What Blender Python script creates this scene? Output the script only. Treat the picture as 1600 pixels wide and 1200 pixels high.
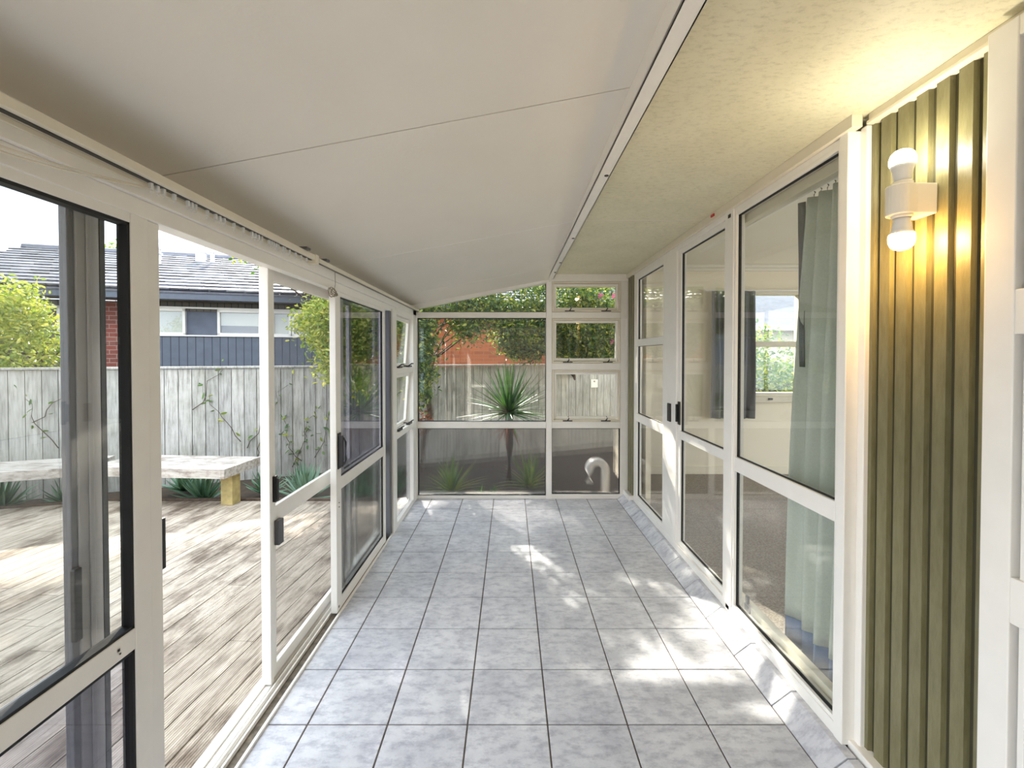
import bpy, math, random
import numpy as np
from mathutils import Vector, Matrix
S = bpy.context.scene
COL = S.collection
for o in list(bpy.data.objects): bpy.data.objects.remove(o)

# ------------------------------------------------------------------ camera
H = 1.5
F = 708.0
cam = bpy.data.cameras.new('camera'); cam_o = bpy.data.objects.new('camera', cam); COL.objects.link(cam_o)
cam.sensor_width = 36.0; cam.lens = F / 1600 * 36; cam.shift_x = 0.0016; cam.shift_y = -0.020
cam.clip_start = 0.02; cam.clip_end = 300
cam_o.location = (0, 0, H); cam_o.rotation_euler = (math.radians(90 - 0.88), 0, 0)
S.camera = cam_o

# ------------------------------------------------------------------ view + world + sun
S.view_settings.view_transform = 'Standard'; S.view_settings.look = 'None'
S.view_settings.gamma = 1; S.view_settings.use_curve_mapping = False
S.view_settings.exposure = 1.45
W = bpy.data.worlds.new('world'); S.world = W; W.use_nodes = True
wn, wl = W.node_tree.nodes, W.node_tree.links
wn.clear()
w_out = wn.new('ShaderNodeOutputWorld'); w_bg = wn.new('ShaderNodeBackground'); w_tc = wn.new('ShaderNodeTexCoord')
w_map = wn.new('ShaderNodeMapping'); w_map.inputs['Scale'].default_value = (1.0, 1.0, 3.5)
w_n = wn.new('ShaderNodeTexNoise'); w_n.inputs['Scale'].default_value = 2.2; w_n.inputs['Detail'].default_value = 6
w_r = wn.new('ShaderNodeValToRGB')
w_r.color_ramp.elements[0].position = 0.40; w_r.color_ramp.elements[0].color = (0.50, 0.66, 0.86, 1)
w_r.color_ramp.elements[1].position = 0.58; w_r.color_ramp.elements[1].color = (0.96, 0.98, 1.0, 1)
wl.new(w_tc.outputs['Generated'], w_map.inputs['Vector']); wl.new(w_map.outputs[0], w_n.inputs['Vector'])
wl.new(w_n.outputs['Fac'], w_r.inputs['Fac']); wl.new(w_r.outputs[0], w_bg.inputs['Color'])
w_bg.inputs['Strength'].default_value = 1.8
wl.new(w_bg.outputs[0], w_out.inputs['Surface'])

sun = bpy.data.lights.new('sun', 'SUN'); sun.energy = 7.0; sun.angle = math.radians(.8); sun.color = (1.0, 0.93, 0.82)
sun_o = bpy.data.objects.new('sun', sun); COL.objects.link(sun_o)
_az, _el = math.radians(21), math.radians(33)       # azimuth left of the room's length, elevation
_sd = Vector((-math.sin(_az) * math.cos(_el), math.cos(_az) * math.cos(_el), math.sin(_el)))
sun_o.rotation_euler = _sd.to_track_quat('Z', 'Y').to_euler(); sun_o.location = (-4, 12, 12)

# ------------------------------------------------------------------ materials
def lin(c):
    c = c / 255.0
    return c / 12.92 if c <= 0.04045 else ((c + 0.055) / 1.055) ** 2.4
def rgb(r, g, b): return (lin(r), lin(g), lin(b), 1)

class NT:
    def __init__(s, name):
        s.m = bpy.data.materials.new(name); s.m.use_nodes = True
        s.n, s.l = s.m.node_tree.nodes, s.m.node_tree.links
        s.n.clear(); s.out = s.n.new('ShaderNodeOutputMaterial')
    def new(s, t, **kw):
        x = s.n.new(t)
        for k, v in kw.items(): setattr(x, k, v)
        return x
    def link(s, a, b): s.l.new(a, b)
    def noise(s, scale=5, detail=4, rough=.5, vec=None, stretch=None):
        tc = s.new('ShaderNodeTexCoord'); v = tc.outputs['Object']
        if stretch:
            mp = s.new('ShaderNodeMapping'); mp.inputs['Scale'].default_value = stretch
            s.link(v, mp.inputs['Vector']); v = mp.outputs[0]
        n = s.new('ShaderNodeTexNoise'); n.inputs['Scale'].default_value = scale
        n.inputs['Detail'].default_value = detail; n.inputs['Roughness'].default_value = rough
        s.link(v, n.inputs['Vector']); return n.outputs['Fac']
    def ramp(s, fac, stops):
        r = s.new('ShaderNodeValToRGB'); e = r.color_ramp.elements
        while len(e) < len(stops): e.new(.5)
        for i, (p, c) in enumerate(stops): e[i].position = p; e[i].color = c
        s.link(fac, r.inputs['Fac']); return r.outputs['Color']
    def mix(s, fac, a, b, mode='MIX'):
        m = s.new('ShaderNodeMix', data_type='RGBA', blend_type=mode)
        for k, v in ((0, fac), (6, a), (7, b)):
            if hasattr(v, 'links'): s.link(v, m.inputs[k])
            else: m.inputs[k].default_value = v
        return m.outputs[2]
    def math(s, op, a, b=0.0):
        m = s.new('ShaderNodeMath', operation=op)
        for k, v in ((0, a), (1, b)):
            if hasattr(v, 'links'): s.link(v, m.inputs[k])
            else: m.inputs[k].default_value = v
        return m.outputs[0]
    def bump(s, h, strength=.3, dist=.01):
        b = s.new('ShaderNodeBump'); b.inputs['Strength'].default_value = strength
        b.inputs['Distance'].default_value = dist; s.link(h, b.inputs['Height']); return b.outputs[0]
    def bsdf(s, color, rough=.5, metallic=0, bump=None, spec=.5):
        p = s.new('ShaderNodeBsdfPrincipled')
        for k, v in (('Base Color', color), ('Roughness', rough), ('Metallic', metallic)):
            if hasattr(v, 'links'): s.link(v, p.inputs[k])
            else: p.inputs[k].default_value = v
        p.inputs['Specular IOR Level'].default_value = spec
        if bump is not None: s.link(bump, p.inputs['Normal'])
        s.link(p.outputs[0], s.out.inputs['Surface']); return p

M = {}
def simple(name, c, rough=.5, metallic=0, var=.06, scale=12, bump=0, spec=.5):
    t = NT(name); f = t.noise(scale, 5)
    d = tuple(x * (1 - var * 2) for x in c[:3]) + (1,)
    col = t.ramp(f, [(.3, d), (.7, c)])
    t.bsdf(col, rough, metallic, t.bump(f, bump) if bump else None, spec); M[name] = t.m; return t.m
simple('white_paint', rgb(238, 234, 226), .32, var=.02)
simple('cream_paint', rgb(226, 217, 196), .5, var=.03)
simple('cream_rail', rgb(226, 218, 198), .4, var=.03)
simple('grey_metal', rgb(88, 88, 92), .4, var=.05)
simple('mid_grey', rgb(150, 147, 146), .35, var=.02)
simple('black_plastic', rgb(28, 27, 28), .4, var=.1)
simple('gasket', rgb(22, 22, 24), .7, var=.1)
simple('grout', rgb(108, 98, 90), .9, var=.15, scale=30)
simple('soil', rgb(74, 60, 46), .95, var=.3, scale=9, bump=.8)
simple('brick_dark_mortar', rgb(120, 110, 100), .9)
simple('fascia_blue', rgb(84, 90, 102), .5, var=.08)
simple('slate_panel', rgb(100, 106, 120), .7, var=.1, scale=5)
simple('bark', rgb(92, 74, 58), .9, var=.3, scale=25, bump=.6)
simple('pale_bark', rgb(168, 156, 138), .9, var=.2, scale=25, bump=.4)
simple('ceramic_white', rgb(236, 230, 218), .2, var=.01)
simple('dirty_metal', rgb(120, 108, 92), .6, metallic=.3, var=.3, scale=40)
simple('card', rgb(226, 224, 216), .7, var=.02)
simple('pine_post', rgb(176, 156, 100), .8, var=.22, scale=14, bump=.3)
simple('concrete', rgb(176, 172, 162), .85, var=.15, scale=12, bump=.3)
simple('interior_wall', rgb(244, 233, 210), .7, var=.015, scale=3)
simple('interior_ceiling', rgb(238, 232, 218), .8, var=.01, scale=3)
simple('dim_room_paint', rgb(66, 60, 66), .9, var=.1, scale=3)  # dark tone stands in for an unlit room
simple('red_plastic', rgb(196, 40, 40), .4)
simple('pink_petal', rgb(222, 110, 160), .6, var=.1)
simple('dry_leaf', rgb(140, 78, 44), .9, var=.2)
simple('white_plastic', rgb(228, 228, 226), .35, var=.03)

def m_ceiling():
    t = NT('ceiling_panel'); f = t.noise(1.4, 6, .6); g = t.noise(60, 3)
    c = t.ramp(f, [(.25, rgb(226, 220, 208)), (.75, rgb(234, 228, 217))])
    t.bsdf(c, .42, bump=t.bump(g, .06), spec=.4); M['ceiling_panel'] = t.m
def m_soffit():
    t = NT('soffit_board'); f = t.noise(2.2, 8, .7); g = t.noise(60, 8, .8, stretch=(.5, 1, 1))
    c = t.ramp(f, [(.25, rgb(206, 201, 172)), (.7, rgb(226, 220, 192))])
    c2 = t.ramp(g, [(.36, rgb(170, 165, 140)), (.50, (1, 1, 1, 1))])
    t.bsdf(t.mix(.35, c, c2, 'MULTIPLY'), .6, bump=t.bump(g, .05)); M['soffit_board'] = t.m
def m_tile():
    t = NT('floor_tile'); f = t.noise(4.2, 9, .7); g = t.noise(14, 9, .72, stretch=(1, 1.8, 1)); h = t.noise(60, 4, .6)
    gi = t.new('ShaderNodeNewGeometry')
    c = t.ramp(f, [(.32, rgb(188, 189, 195)), (.62, rgb(220, 220, 222))])
    c2 = t.ramp(g, [(.36, rgb(196, 197, 206)), (.54, (1, 1, 1, 1))])
    c3 = t.mix(.75, c, c2, 'MULTIPLY')
    r = t.ramp(gi.outputs['Random Per Island'], [(0, (.92, .92, .93, 1)), (1, (1, 1, 1, 1))])
    c4 = t.mix(1.0, c3, r, 'MULTIPLY')
    t.bsdf(c4, t.ramp(f, [(.3, (.36,) * 3 + (1,)), (.7, (.52,) * 3 + (1,))]), bump=t.bump(h, .08)); M['floor_tile'] = t.m
def m_deck():
    t = NT('deck_board'); tc = t.new('ShaderNodeTexCoord'); sx = t.new('ShaderNodeSeparateXYZ'); t.link(tc.outputs['Object'], sx.inputs[0])
    fine = t.noise(14, 8, .7, stretch=(3, .30, 1)); big = t.noise(1.7, 8, .68, stretch=(1.4, .7, 1)); gi = t.new('ShaderNodeNewGeometry')
    c = t.ramp(fine, [(.30, rgb(120, 108, 94)), (.50, rgb(190, 180, 166)), (.70, rgb(222, 214, 203))])
    c2 = t.ramp(big, [(.38, rgb(122, 98, 72)), (.50, rgb(235, 228, 218))])
    c3 = t.mix(.85, c, c2, 'MULTIPLY')
    r = t.ramp(gi.outputs['Random Per Island'], [(0, (.78, .76, .74, 1)), (1, (1.0, 1, 1, 1))])
    c4 = t.mix(1.0, c3, r, 'MULTIPLY')
    wv = t.math('SINE', t.math('MULTIPLY', sx.outputs['X'], 2 * math.pi / .0117))
    groove = t.ramp(t.math('MULTIPLY_ADD', wv, .5), [(0, (0, 0, 0, 1)), (1, (1, 1, 1, 1))])
    t.bsdf(c4, .8, bump=t.bump(wv, .7, .0015)); M['deck_board'] = t.m
def m_paling():
    t = NT('fence_paling'); fine = t.noise(9, 8, .7, stretch=(4, 4, .35)); big = t.noise(1.6, 7, .65); gi = t.new('ShaderNodeNewGeometry')
    c = t.ramp(fine, [(.28, rgb(122, 118, 110)), (.5, rgb(180, 176, 168)), (.75, rgb(206, 202, 194))])
    c2 = t.ramp(big, [(.3, rgb(176, 178, 160)), (.55, (1, 1, 1, 1))])
    r = t.ramp(gi.outputs['Random Per Island'], [(0, (.78, .79, .80, 1)), (1, (1, 1, 1, 1))])
    t.bsdf(t.mix(1, t.mix(.6, c, c2, 'MULTIPLY'), r, 'MULTIPLY'), .85, bump=t.bump(fine, .3)); M['fence_paling'] = t.m
def m_bench():
    t = NT('bench_timber'); fine = t.noise(8, 8, .7, stretch=(.5, 4, 4)); big = t.noise(5, 7, .7)
    c = t.ramp(fine, [(.3, rgb(118, 108, 98)), (.5, rgb(172, 164, 154)), (.75, rgb(198, 192, 183))])
    c2 = t.ramp(big, [(.36, rgb(170, 152, 142)), (.5, (1, 1, 1, 1))])
    t.bsdf(t.mix(.7, c, c2, 'MULTIPLY'), .8, bump=t.bump(fine, .3)); M['bench_timber'] = t.m
def m_green():
    t = NT('green_weatherboard'); fine = t.noise(26, 8, .7, stretch=(2, 2, .4)); big = t.noise(1.2, 6, .6)
    c = t.ramp(big, [(.3, rgb(112, 108, 78)), (.7, rgb(132, 126, 92))])
    c2 = t.ramp(fine, [(.3, rgb(205, 198, 170)), (.6, (1, 1, 1, 1))])
    t.bsdf(t.mix(.7, c, c2, 'MULTIPLY'), .38, bump=t.bump(fine, .18)); M['green_weatherboard'] = t.m
    simple('green_groove', rgb(58, 54, 32), .6)
def m_carpet():
    t = NT('carpet'); f = t.noise(90, 6, .8); g = t.noise(3, 4)
    c = t.ramp(f, [(.35, rgb(122, 110, 100)), (.65, rgb(200, 188, 176))])
    t.bsdf(c, .95, bump=t.bump(f, .8), spec=.1); M['carpet'] = t.m
def m_roof():
    t = NT('roof_tile'); gi = t.new('ShaderNodeNewGeometry'); f = t.noise(6, 6, .7)
    c = t.ramp(gi.outputs['Random Per Island'], [(0, rgb(74, 74, 82)), (.6, rgb(112, 112, 122)), (1, rgb(150, 150, 156))])
    c2 = t.ramp(f, [(.35, rgb(190, 190, 180)), (.6, (1, 1, 1, 1))])
    t.bsdf(t.mix(.6, c, c2, 'MULTIPLY'), .6); M['roof_tile'] = t.m
def m_brick(name, c1, c2, mortar):
    t = NT(name); tc = t.new('ShaderNodeTexCoord'); mp = t.new('ShaderNodeMapping')
    mp.inputs['Rotation'].default_value = (math.radians(90), 0, 0)
    t.link(tc.outputs['Object'], mp.inputs['Vector'])
    b = t.new('ShaderNodeTexBrick'); b.inputs['Scale'].default_value = 1
    b.inputs['Brick Width'].default_value = .24; b.inputs['Row Height'].default_value = .086; b.inputs['Mortar Size'].default_value = .006
    b.inputs['Color1'].default_value = c1; b.inputs['Color2'].default_value = c2; b.inputs['Mortar'].default_value = mortar
    t.link(mp.outputs[0], b.inputs['Vector'])
    t.bsdf(b.outputs['Color'], .85, bump=t.bump(b.outputs['Fac'], -.4)); M[name] = t.m
def m_batten(name, c, groove, pitch):
    t = NT(name); tc = t.new('ShaderNodeTexCoord'); sx = t.new('ShaderNodeSeparateXYZ'); t.link(tc.outputs['Object'], sx.inputs[0])
    w = t.math('PINGPONG', sx.outputs['X'], pitch / 2)
    m = t.math('LESS_THAN', w, pitch * .06); f = t.noise(5, 5)
    d = tuple(x * .8 for x in c[:3]) + (1,)
    t.bsdf(t.mix(m, t.ramp(f, [(.3, d), (.7, c)]), groove), .6, bump=t.bump(m, -.5)); M[name] = t.m
m_ceiling(); m_soffit(); m_tile(); m_deck(); m_paling(); m_bench(); m_green(); m_carpet(); m_roof()
m_brick('red_brick', rgb(128, 66, 54), rgb(108, 58, 50), rgb(150, 130, 120))
m_brick('orange_brick', rgb(172, 92, 48), rgb(148, 76, 42), rgb(150, 104, 74))
m_batten('blue_weatherboard', rgb(92, 98, 110), rgb(50, 56, 68), .15)
m_batten('brown_batten', rgb(96, 88, 80), rgb(48, 44, 42), .13)

def m_glass(name, tint=(.97, .98, .97, 1), f0=.05, extra=0.0, dark=None, gain=1.0):
    """thin pane: mirror reflection by angle, the rest passes straight through"""
    t = NT(name); g = t.new('ShaderNodeNewGeometry')
    dt = t.new('ShaderNodeVectorMath', operation='DOT_PRODUCT'); t.link(g.outputs['Normal'], dt.inputs[0]); t.link(g.outputs['Incoming'], dt.inputs[1])
    c = t.math('ABSOLUTE', dt.outputs['Value']); k = t.math('POWER', t.math('SUBTRACT', 1.0, c), 5.0)
    fac = t.math('ADD', t.math('MULTIPLY', k, (1 - f0) * gain), f0)
    tr = t.new('ShaderNodeBsdfTransparent'); tr.inputs[0].default_value = tint
    gl = t.new('ShaderNodeBsdfGlossy'); gl.inputs['Roughness'].default_value = 0.0; gl.inputs[0].default_value = (1, 1, 1, 1)
    base = tr.outputs[0]
    if dark:
        d = t.new('ShaderNodeBsdfDiffuse'); d.inputs[0].default_value = dark
        mx = t.new('ShaderNodeMixShader'); mx.inputs[0].default_value = extra
        t.link(base, mx.inputs[1]); t.link(d.outputs[0], mx.inputs[2]); base = mx.outputs[0]
    m = t.new('ShaderNodeMixShader'); t.link(fac, m.inputs[0]); t.link(base, m.inputs[1]); t.link(gl.outputs[0], m.inputs[2])
    t.link(m.outputs[0], t.out.inputs['Surface']); M[name] = t.m
m_glass('clear_glass', f0=.04, gain=.8)
m_glass('tinted_glass', (.80, .80, .84, 1), f0=.06, gain=.8)
m_glass('far_glass', (.93, .94, .93, 1), f0=.035, gain=.7)
m_glass('dark_glass', (.5, .5, .52, 1), f0=.08)
def m_mesh():
    t = NT('insect_mesh'); tr = t.new('ShaderNodeBsdfTransparent'); d = t.new('ShaderNodeBsdfDiffuse'); d.inputs[0].default_value = rgb(120, 120, 122)
    mx = t.new('ShaderNodeMixShader'); mx.inputs[0].default_value = .16
    t.link(tr.outputs[0], mx.inputs[1]); t.link(d.outputs[0], mx.inputs[2]); t.link(mx.outputs[0], t.out.inputs['Surface']); M['insect_mesh'] = t.m
def m_reeded():
    t = NT('reeded_sheet'); tc = t.new('ShaderNodeTexCoord'); sx = t.new('ShaderNodeSeparateXYZ'); t.link(tc.outputs['Object'], sx.inputs[0])
    xy = t.math('ADD', sx.outputs['X'], sx.outputs['Y'])
    w = t.math('PINGPONG', xy, .006)
    line = t.math('LESS_THAN', w, .0012)
    tr = t.new('ShaderNodeBsdfTransparent'); tr.inputs[0].default_value = (.82, .82, .83, 1)
    rf = t.new('ShaderNodeBsdfRefraction'); rf.inputs['Roughness'].default_value = .16; rf.inputs['IOR'].default_value = 1.12; rf.inputs[0].default_value = (.80, .80, .80, 1)
    df = t.new('ShaderNodeBsdfDiffuse'); df.inputs[0].default_value = rgb(96, 94, 94)
    gl = t.new('ShaderNodeBsdfGlossy'); gl.inputs['Roughness'].default_value = .25
    a = t.new('ShaderNodeMixShader'); a.inputs[0].default_value = .55; t.link(tr.outputs[0], a.inputs[1]); t.link(rf.outputs[0], a.inputs[2])
    b = t.new('ShaderNodeMixShader'); t.link(t.math('MULTIPLY_ADD', line, .22), b.inputs[0])
    b.inputs[0].default_value = .1
    mm = t.new('ShaderNodeMath', operation='MULTIPLY_ADD'); t.link(line, mm.inputs[0]); mm.inputs[1].default_value = .22; mm.inputs[2].default_value = .05; t.link(mm.outputs[0], b.inputs[0])
    t.link(a.outputs[0], b.inputs[1]); t.link(df.outputs[0], b.inputs[2])
    c = t.new('ShaderNodeMixShader'); c.inputs[0].default_value = .05; t.link(b.outputs[0], c.inputs[1]); t.link(gl.outputs[0], c.inputs[2])
    t.link(c.outputs[0], t.out.inputs['Surface']); M['reeded_sheet'] = t.m
m_mesh(); m_reeded()
def m_cloth(name, c, transl=.35):
    t = NT(name); f = t.noise(160, 3, .6)
    col = t.ramp(f, [(.3, tuple(x * .88 for x in c[:3]) + (1,)), (.7, c)])
    d = t.new('ShaderNodeBsdfDiffuse'); tl = t.new('ShaderNodeBsdfTranslucent'); t.link(col, d.inputs[0]); t.link(col, tl.inputs[0])
    mx = t.new('ShaderNodeMixShader'); mx.inputs[0].default_value = transl
    t.link(d.outputs[0], mx.inputs[1]); t.link(tl.outputs[0], mx.inputs[2]); t.link(mx.outputs[0], t.out.inputs['Surface']); M[name] = t.m
m_cloth('sage_cloth', rgb(218, 222, 212)); m_cloth('blue_hem', rgb(132, 150, 180)); m_cloth('grey_cloth', rgb(130, 130, 132), .2)
m_cloth('white_blind', rgb(235, 235, 232), .4)
def m_leaf(name, stops, transl=.4, rough=.4):
    t = NT(name); g = t.new('ShaderNodeNewGeometry'); col = t.ramp(g.outputs['Random Per Island'], stops)
    p = t.new('ShaderNodeBsdfPrincipled'); t.link(col, p.inputs['Base Color']); p.inputs['Roughness'].default_value = rough
    tl = t.new('ShaderNodeBsdfTranslucent'); t.link(t.mix(1, col, (1.0, 1.0, .55, 1), 'MULTIPLY'), tl.inputs[0])
    mx = t.new('ShaderNodeMixShader'); mx.inputs[0].default_value = transl
    t.link(p.outputs[0], mx.inputs[1]); t.link(tl.outputs[0], mx.inputs[2]); t.link(mx.outputs[0], t.out.inputs['Surface']); M[name] = t.m
m_leaf('leaf_dark', [(0, rgb(36, 66, 40)), (.6, rgb(92, 124, 66)), (.85, rgb(150, 160, 70)), (1, rgb(190, 184, 90))])
m_leaf('leaf_mid', [(0, rgb(76, 112, 62)), (.55, rgb(112, 140, 70)), (1, rgb(188, 188, 92))])
m_leaf('leaf_yellow', [(0, rgb(112, 140, 60)), (.5, rgb(166, 180, 78)), (1, rgb(214, 206, 112))])
m_leaf('leaf_blade', [(0, rgb(44, 84, 50)), (1, rgb(86, 126, 62))], .25, .5)
m_leaf('leaf_aloe', [(0, rgb(78, 116, 92)), (1, rgb(126, 158, 126))], .1, .4)
m_leaf('leaf_pale', [(0, rgb(150, 140, 116)), (1, rgb(190, 176, 140))], .2)
def m_emit(name, c, s):
    t = NT(name); e = t.new('ShaderNodeEmission'); e.inputs[0].default_value = c; e.inputs[1].default_value = s
    t.link(e.outputs[0], t.out.inputs['Surface']); M[name] = t.m
m_emit('bulb_cool', (1.0, .93, .72, 1), 40); m_emit('bulb_warm', (1.0, .60, .20, 1), 75)

# ------------------------------------------------------------------ mesh helpers
class MB:
    def __init__(s): s.v = []; s.f = []; s.mi = []
    def add(s, vs, fs, mi=0):
        n = len(s.v); s.v += [tuple(v) for v in vs]; s.f += [tuple(i + n for i in f) for f in fs]; s.mi += [mi] * len(fs); return s
    def box(s, x0, x1, y0, y1, z0, z1, mi=0, T=None):
        vs = [(x, y, z) for x in (x0, x1) for y in (y0, y1) for z in (z0, z1)]
        if T: vs = [T(*v) for v in vs]
        return s.add(vs, [(0, 1, 3, 2), (4, 6, 7, 5), (0, 4, 5, 1), (2, 3, 7, 6), (0, 2, 6, 4), (1, 5, 7, 3)], mi)
    def tube(s, pts, r, seg=8, mi=0, cap=True):
        pts = [Vector(p) for p in pts]; n = len(pts); rr = r if isinstance(r, (list, tuple)) else [r] * n; vs = []
        up = Vector((0, 0, 1))
        for i, p in enumerate(pts):
            d = (pts[min(i + 1, n - 1)] - pts[max(i - 1, 0)]).normalized()
            a = d.cross(up)
            if a.length < 1e-3: a = d.cross(Vector((1, 0, 0)))
            a.normalize(); b = d.cross(a)
            for k in range(seg):
                t = 2 * math.pi * k / seg; vs.append(p + (a * math.cos(t) + b * math.sin(t)) * rr[i])
        fs = [(i * seg + k, i * seg + (k + 1) % seg, (i + 1) * seg + (k + 1) % seg, (i + 1) * seg + k) for i in range(n - 1) for k in range(seg)]
        if cap: fs += [tuple(range(seg))[::-1], tuple((n - 1) * seg + k for k in range(seg))]
        return s.add(vs, fs, mi)
    def lathe(s, prof, c=(0, 0, 0), seg=24, mi=0):
        vs = []
        for (r, z) in prof:
            for k in range(seg):
                t = 2 * math.pi * k / seg; vs.append((c[0] + r * math.cos(t), c[1] + r * math.sin(t), c[2] + z))
        n = len(prof)
        fs = [(i * seg + k, i * seg + (k + 1) % seg, (i + 1) * seg + (k + 1) % seg, (i + 1) * seg + k) for i in range(n - 1) for k in range(seg)]
        fs += [tuple(range(seg))[::-1], tuple((n - 1) * seg + k for k in range(seg))]
        return s.add(vs, fs, mi)
    def prism(s, poly, axis, a0, a1, mi=0):
        """polygon extruded along an axis; poly in the two other axes (in xyz order)"""
        n = len(poly); vs = []
        for a in (a0, a1):
            for (p, q) in poly:
                vs.append({'x': (a, p, q), 'y': (p, a, q), 'z': (p, q, a)}[axis])
        fs = [tuple(range(n)), tuple(range(2 * n - 1, n - 1, -1))] + [(i, i + n, (i + 1) % n + n, (i + 1) % n) for i in range(n)]
        return s.add(vs, fs, mi)

BASE = {}
def meta(o, label, cat, group=None, kind=None):
    if label: o['label'] = label
    if cat: o['category'] = cat
    if group: o['group'] = group
    if kind: o['kind'] = kind
    return o
def root(name, loc, label, cat, group=None, kind=None):
    o = bpy.data.objects.new(name, None); COL.objects.link(o); o.location = loc; o.empty_display_size = .1
    BASE[o.name] = Vector(loc); return meta(o, label, cat, group, kind)
def build(name, mb, mats, parent=None, base=None, bevel=0, smooth=False, label=None, cat=None, group=None, kind=None):
    me = bpy.data.meshes.new(name)
    b = BASE[parent.name] if parent is not None else Vector(base or (0, 0, 0))
    v = np.array(mb.v, dtype=float) - np.array(b)
    me.from_pydata(v.tolist(), [], mb.f)
    mats = mats if isinstance(mats, (list, tuple)) else [mats]
    for m in mats: me.materials.append(M[m])
    if len(mats) > 1: me.polygons.foreach_set('material_index', mb.mi)
    me.validate(); me.update()
    import bmesh
    bm = bmesh.new(); bm.from_mesh(me); bmesh.ops.recalc_face_normals(bm, faces=bm.faces[:]) if len(mb.f) < 20000 else None; bm.to_mesh(me); bm.free()
    if smooth: me.polygons.foreach_set('use_smooth', [True] * len(me.polygons))
    o = bpy.data.objects.new(name, me); COL.objects.link(o)
    if parent is not None: o.parent = parent; BASE[o.name] = b
    else: o.location = b; BASE[o.name] = b
    if bevel:
        md = o.modifiers.new('bevel', 'BEVEL'); md.width = bevel; md.segments = 2; md.limit_method = 'ANGLE'
    return meta(o, label, cat, group, kind)
def boxes(*bs):
    m = MB()
    for b in bs: m.box(*b)
    return m
# ------------------------------------------------------------------ room layout (metres; camera stands at x=0,y=0, looks along +y)
YF = 4.78            # far wall, room side
XL = -1.02           # left glazing plane
XR = 1.23            # right joinery face
ZS = 2.36            # soffit
TS = .3262           # tile module
NEAR = -1.6
GZ = -.22            # garden ground
DZ = -.08            # deck surface
ST = 'structure'

# floor: tiles on grout
m = MB(); m.box(-1.0, 1.30, NEAR, YF + .05, -.06, -.004, 0)
g = .0065
ys = [1.825 + TS * k for k in range(-11, 10)]
xs = [-.998, -.827] + [.152 + TS * k for k in (-2, -1, 0, 1, 2, 3)]
xs[-1] = 1.122
for j in range(len(ys) - 1):
    for i in range(len(xs) - 1):
        m.box(xs[i] + g / 2, xs[i + 1] - g / 2, ys[j] + g / 2, ys[j + 1] - g / 2, -.02, 0, 1)
build('floor', m, ['grout', 'floor_tile'], bevel=.0018, label='grey mottled ceramic tile floor with dark grout running the length of the sunroom', cat='floor', kind=ST)
# sloping skirting tiles along the right
m = MB()
for j in range(len(ys) - 1):
    a, b = ys[j] + g / 2, ys[j + 1] - g / 2
    m.prism([(1.124, -.02), (1.124, .001), (1.205, .062), (1.24, .062), (1.24, -.02)], 'y', a + .1, b + .1)
build('baseboard_right', m, 'floor_tile', bevel=.0015, label='angled grey tile skirting under the right hand doors', cat='skirting', kind=ST)

# ceiling (left): three insulated panels, with a fall to the left
def ceil_z(x, y):
    return 2.395 - .187 * (.40 - x) - .0165 * max(0, y - 1.0) - .006 * y
m = MB()
seams = [NEAR, 1.49, 2.85, 4.15, YF + .25]
for a, b in zip(seams[:-1], seams[1:]):
    a2, b2 = a + .0025, b - .0025
    vs = []
    for z in (0, .05):
        for (x, y) in ((-1.27, a2), (.42, a2), (.42, b2), (-1.27, b2)): vs.append((x, y, ceil_z(x, y) + z))
    m.add(vs, [(0, 3, 2, 1), (4, 5, 6, 7), (0, 1, 5, 4), (1, 2, 6, 5), (2, 3, 7, 6), (3, 0, 4, 7)], 0)
build('ceiling', m, 'ceiling_panel', base=(-.4, 1.6, 2.2), label='smooth off white sloping ceiling of wide panels over the sunroom', cat='ceiling', kind=ST)
# thin joint strips in the two far seams (pale) and a roof deck above so no light leaks
m = MB()
vs = [(-1.3, NEAR, ceil_z(-1.3, NEAR) + .055), (.5, NEAR, 2.48), (.5, YF + .3, 2.46), (-1.3, YF + .3, ceil_z(-1.3, YF) + .05)]
vs += [(x, y, z + .03) for x, y, z in vs]
m.add(vs, [(0, 3, 2, 1), (4, 5, 6, 7), (0, 1, 5, 4), (1, 2, 6, 5), (2, 3, 7, 6), (3, 0, 4, 7)])
build('roof_sheet', m, 'grey_metal', base=(-.4, 1.6, 2.5), label='metal roof sheet over the sloping sunroom ceiling', cat='roof', kind=ST)
for n, (yy) in enumerate((2.85, 4.15)):
    m = MB(); vs = []
    for z in (-.0015, .004):
        for (x, y) in ((-1.15, yy - .006), (.40, yy - .006), (.40, yy + .006), (-1.15, yy + .006)): vs.append((x, y, ceil_z(x, y) + z))
    m.add(vs, [(0, 3, 2, 1), (4, 5, 6, 7), (0, 1, 5, 4), (1, 2, 6, 5), (2, 3, 7, 6), (3, 0, 4, 7)])
    build('trim_%d' % (n + 1), m, 'white_paint', base=(-.4, yy, 2.2), label=('pale joint strip across the sloping ceiling nearest the middle', 'pale joint strip across the sloping ceiling close to the far wall')[n], cat='trim', kind=ST)
# soffit
m = boxes((.44, 1.34, NEAR, 2.868, ZS, ZS + .02, 0), (.44, 1.34, 2.872, YF + .9, ZS, ZS + .02, 0), (.46, 1.28, 2.86, 2.88, ZS - .001, ZS + .001, 1))
build('ceiling', m, ['soffit_board', 'cream_paint'], base=(.9, 1.6, ZS), label='flat mildewed cream eave soffit above the right hand doors', cat='ceiling', kind=ST)
m = boxes((.40, 5.85, NEAR, YF + 1.3, ZS + .32, ZS + .36), (.42, 1.36, NEAR, YF + .9, ZS + .03, ZS + .34))
build('roof_sheet', m, 'grey_metal', base=(2, 1.6, 2.7), label='house roof above the soffit and the carpeted room', cat='roof', kind=ST)
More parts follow.
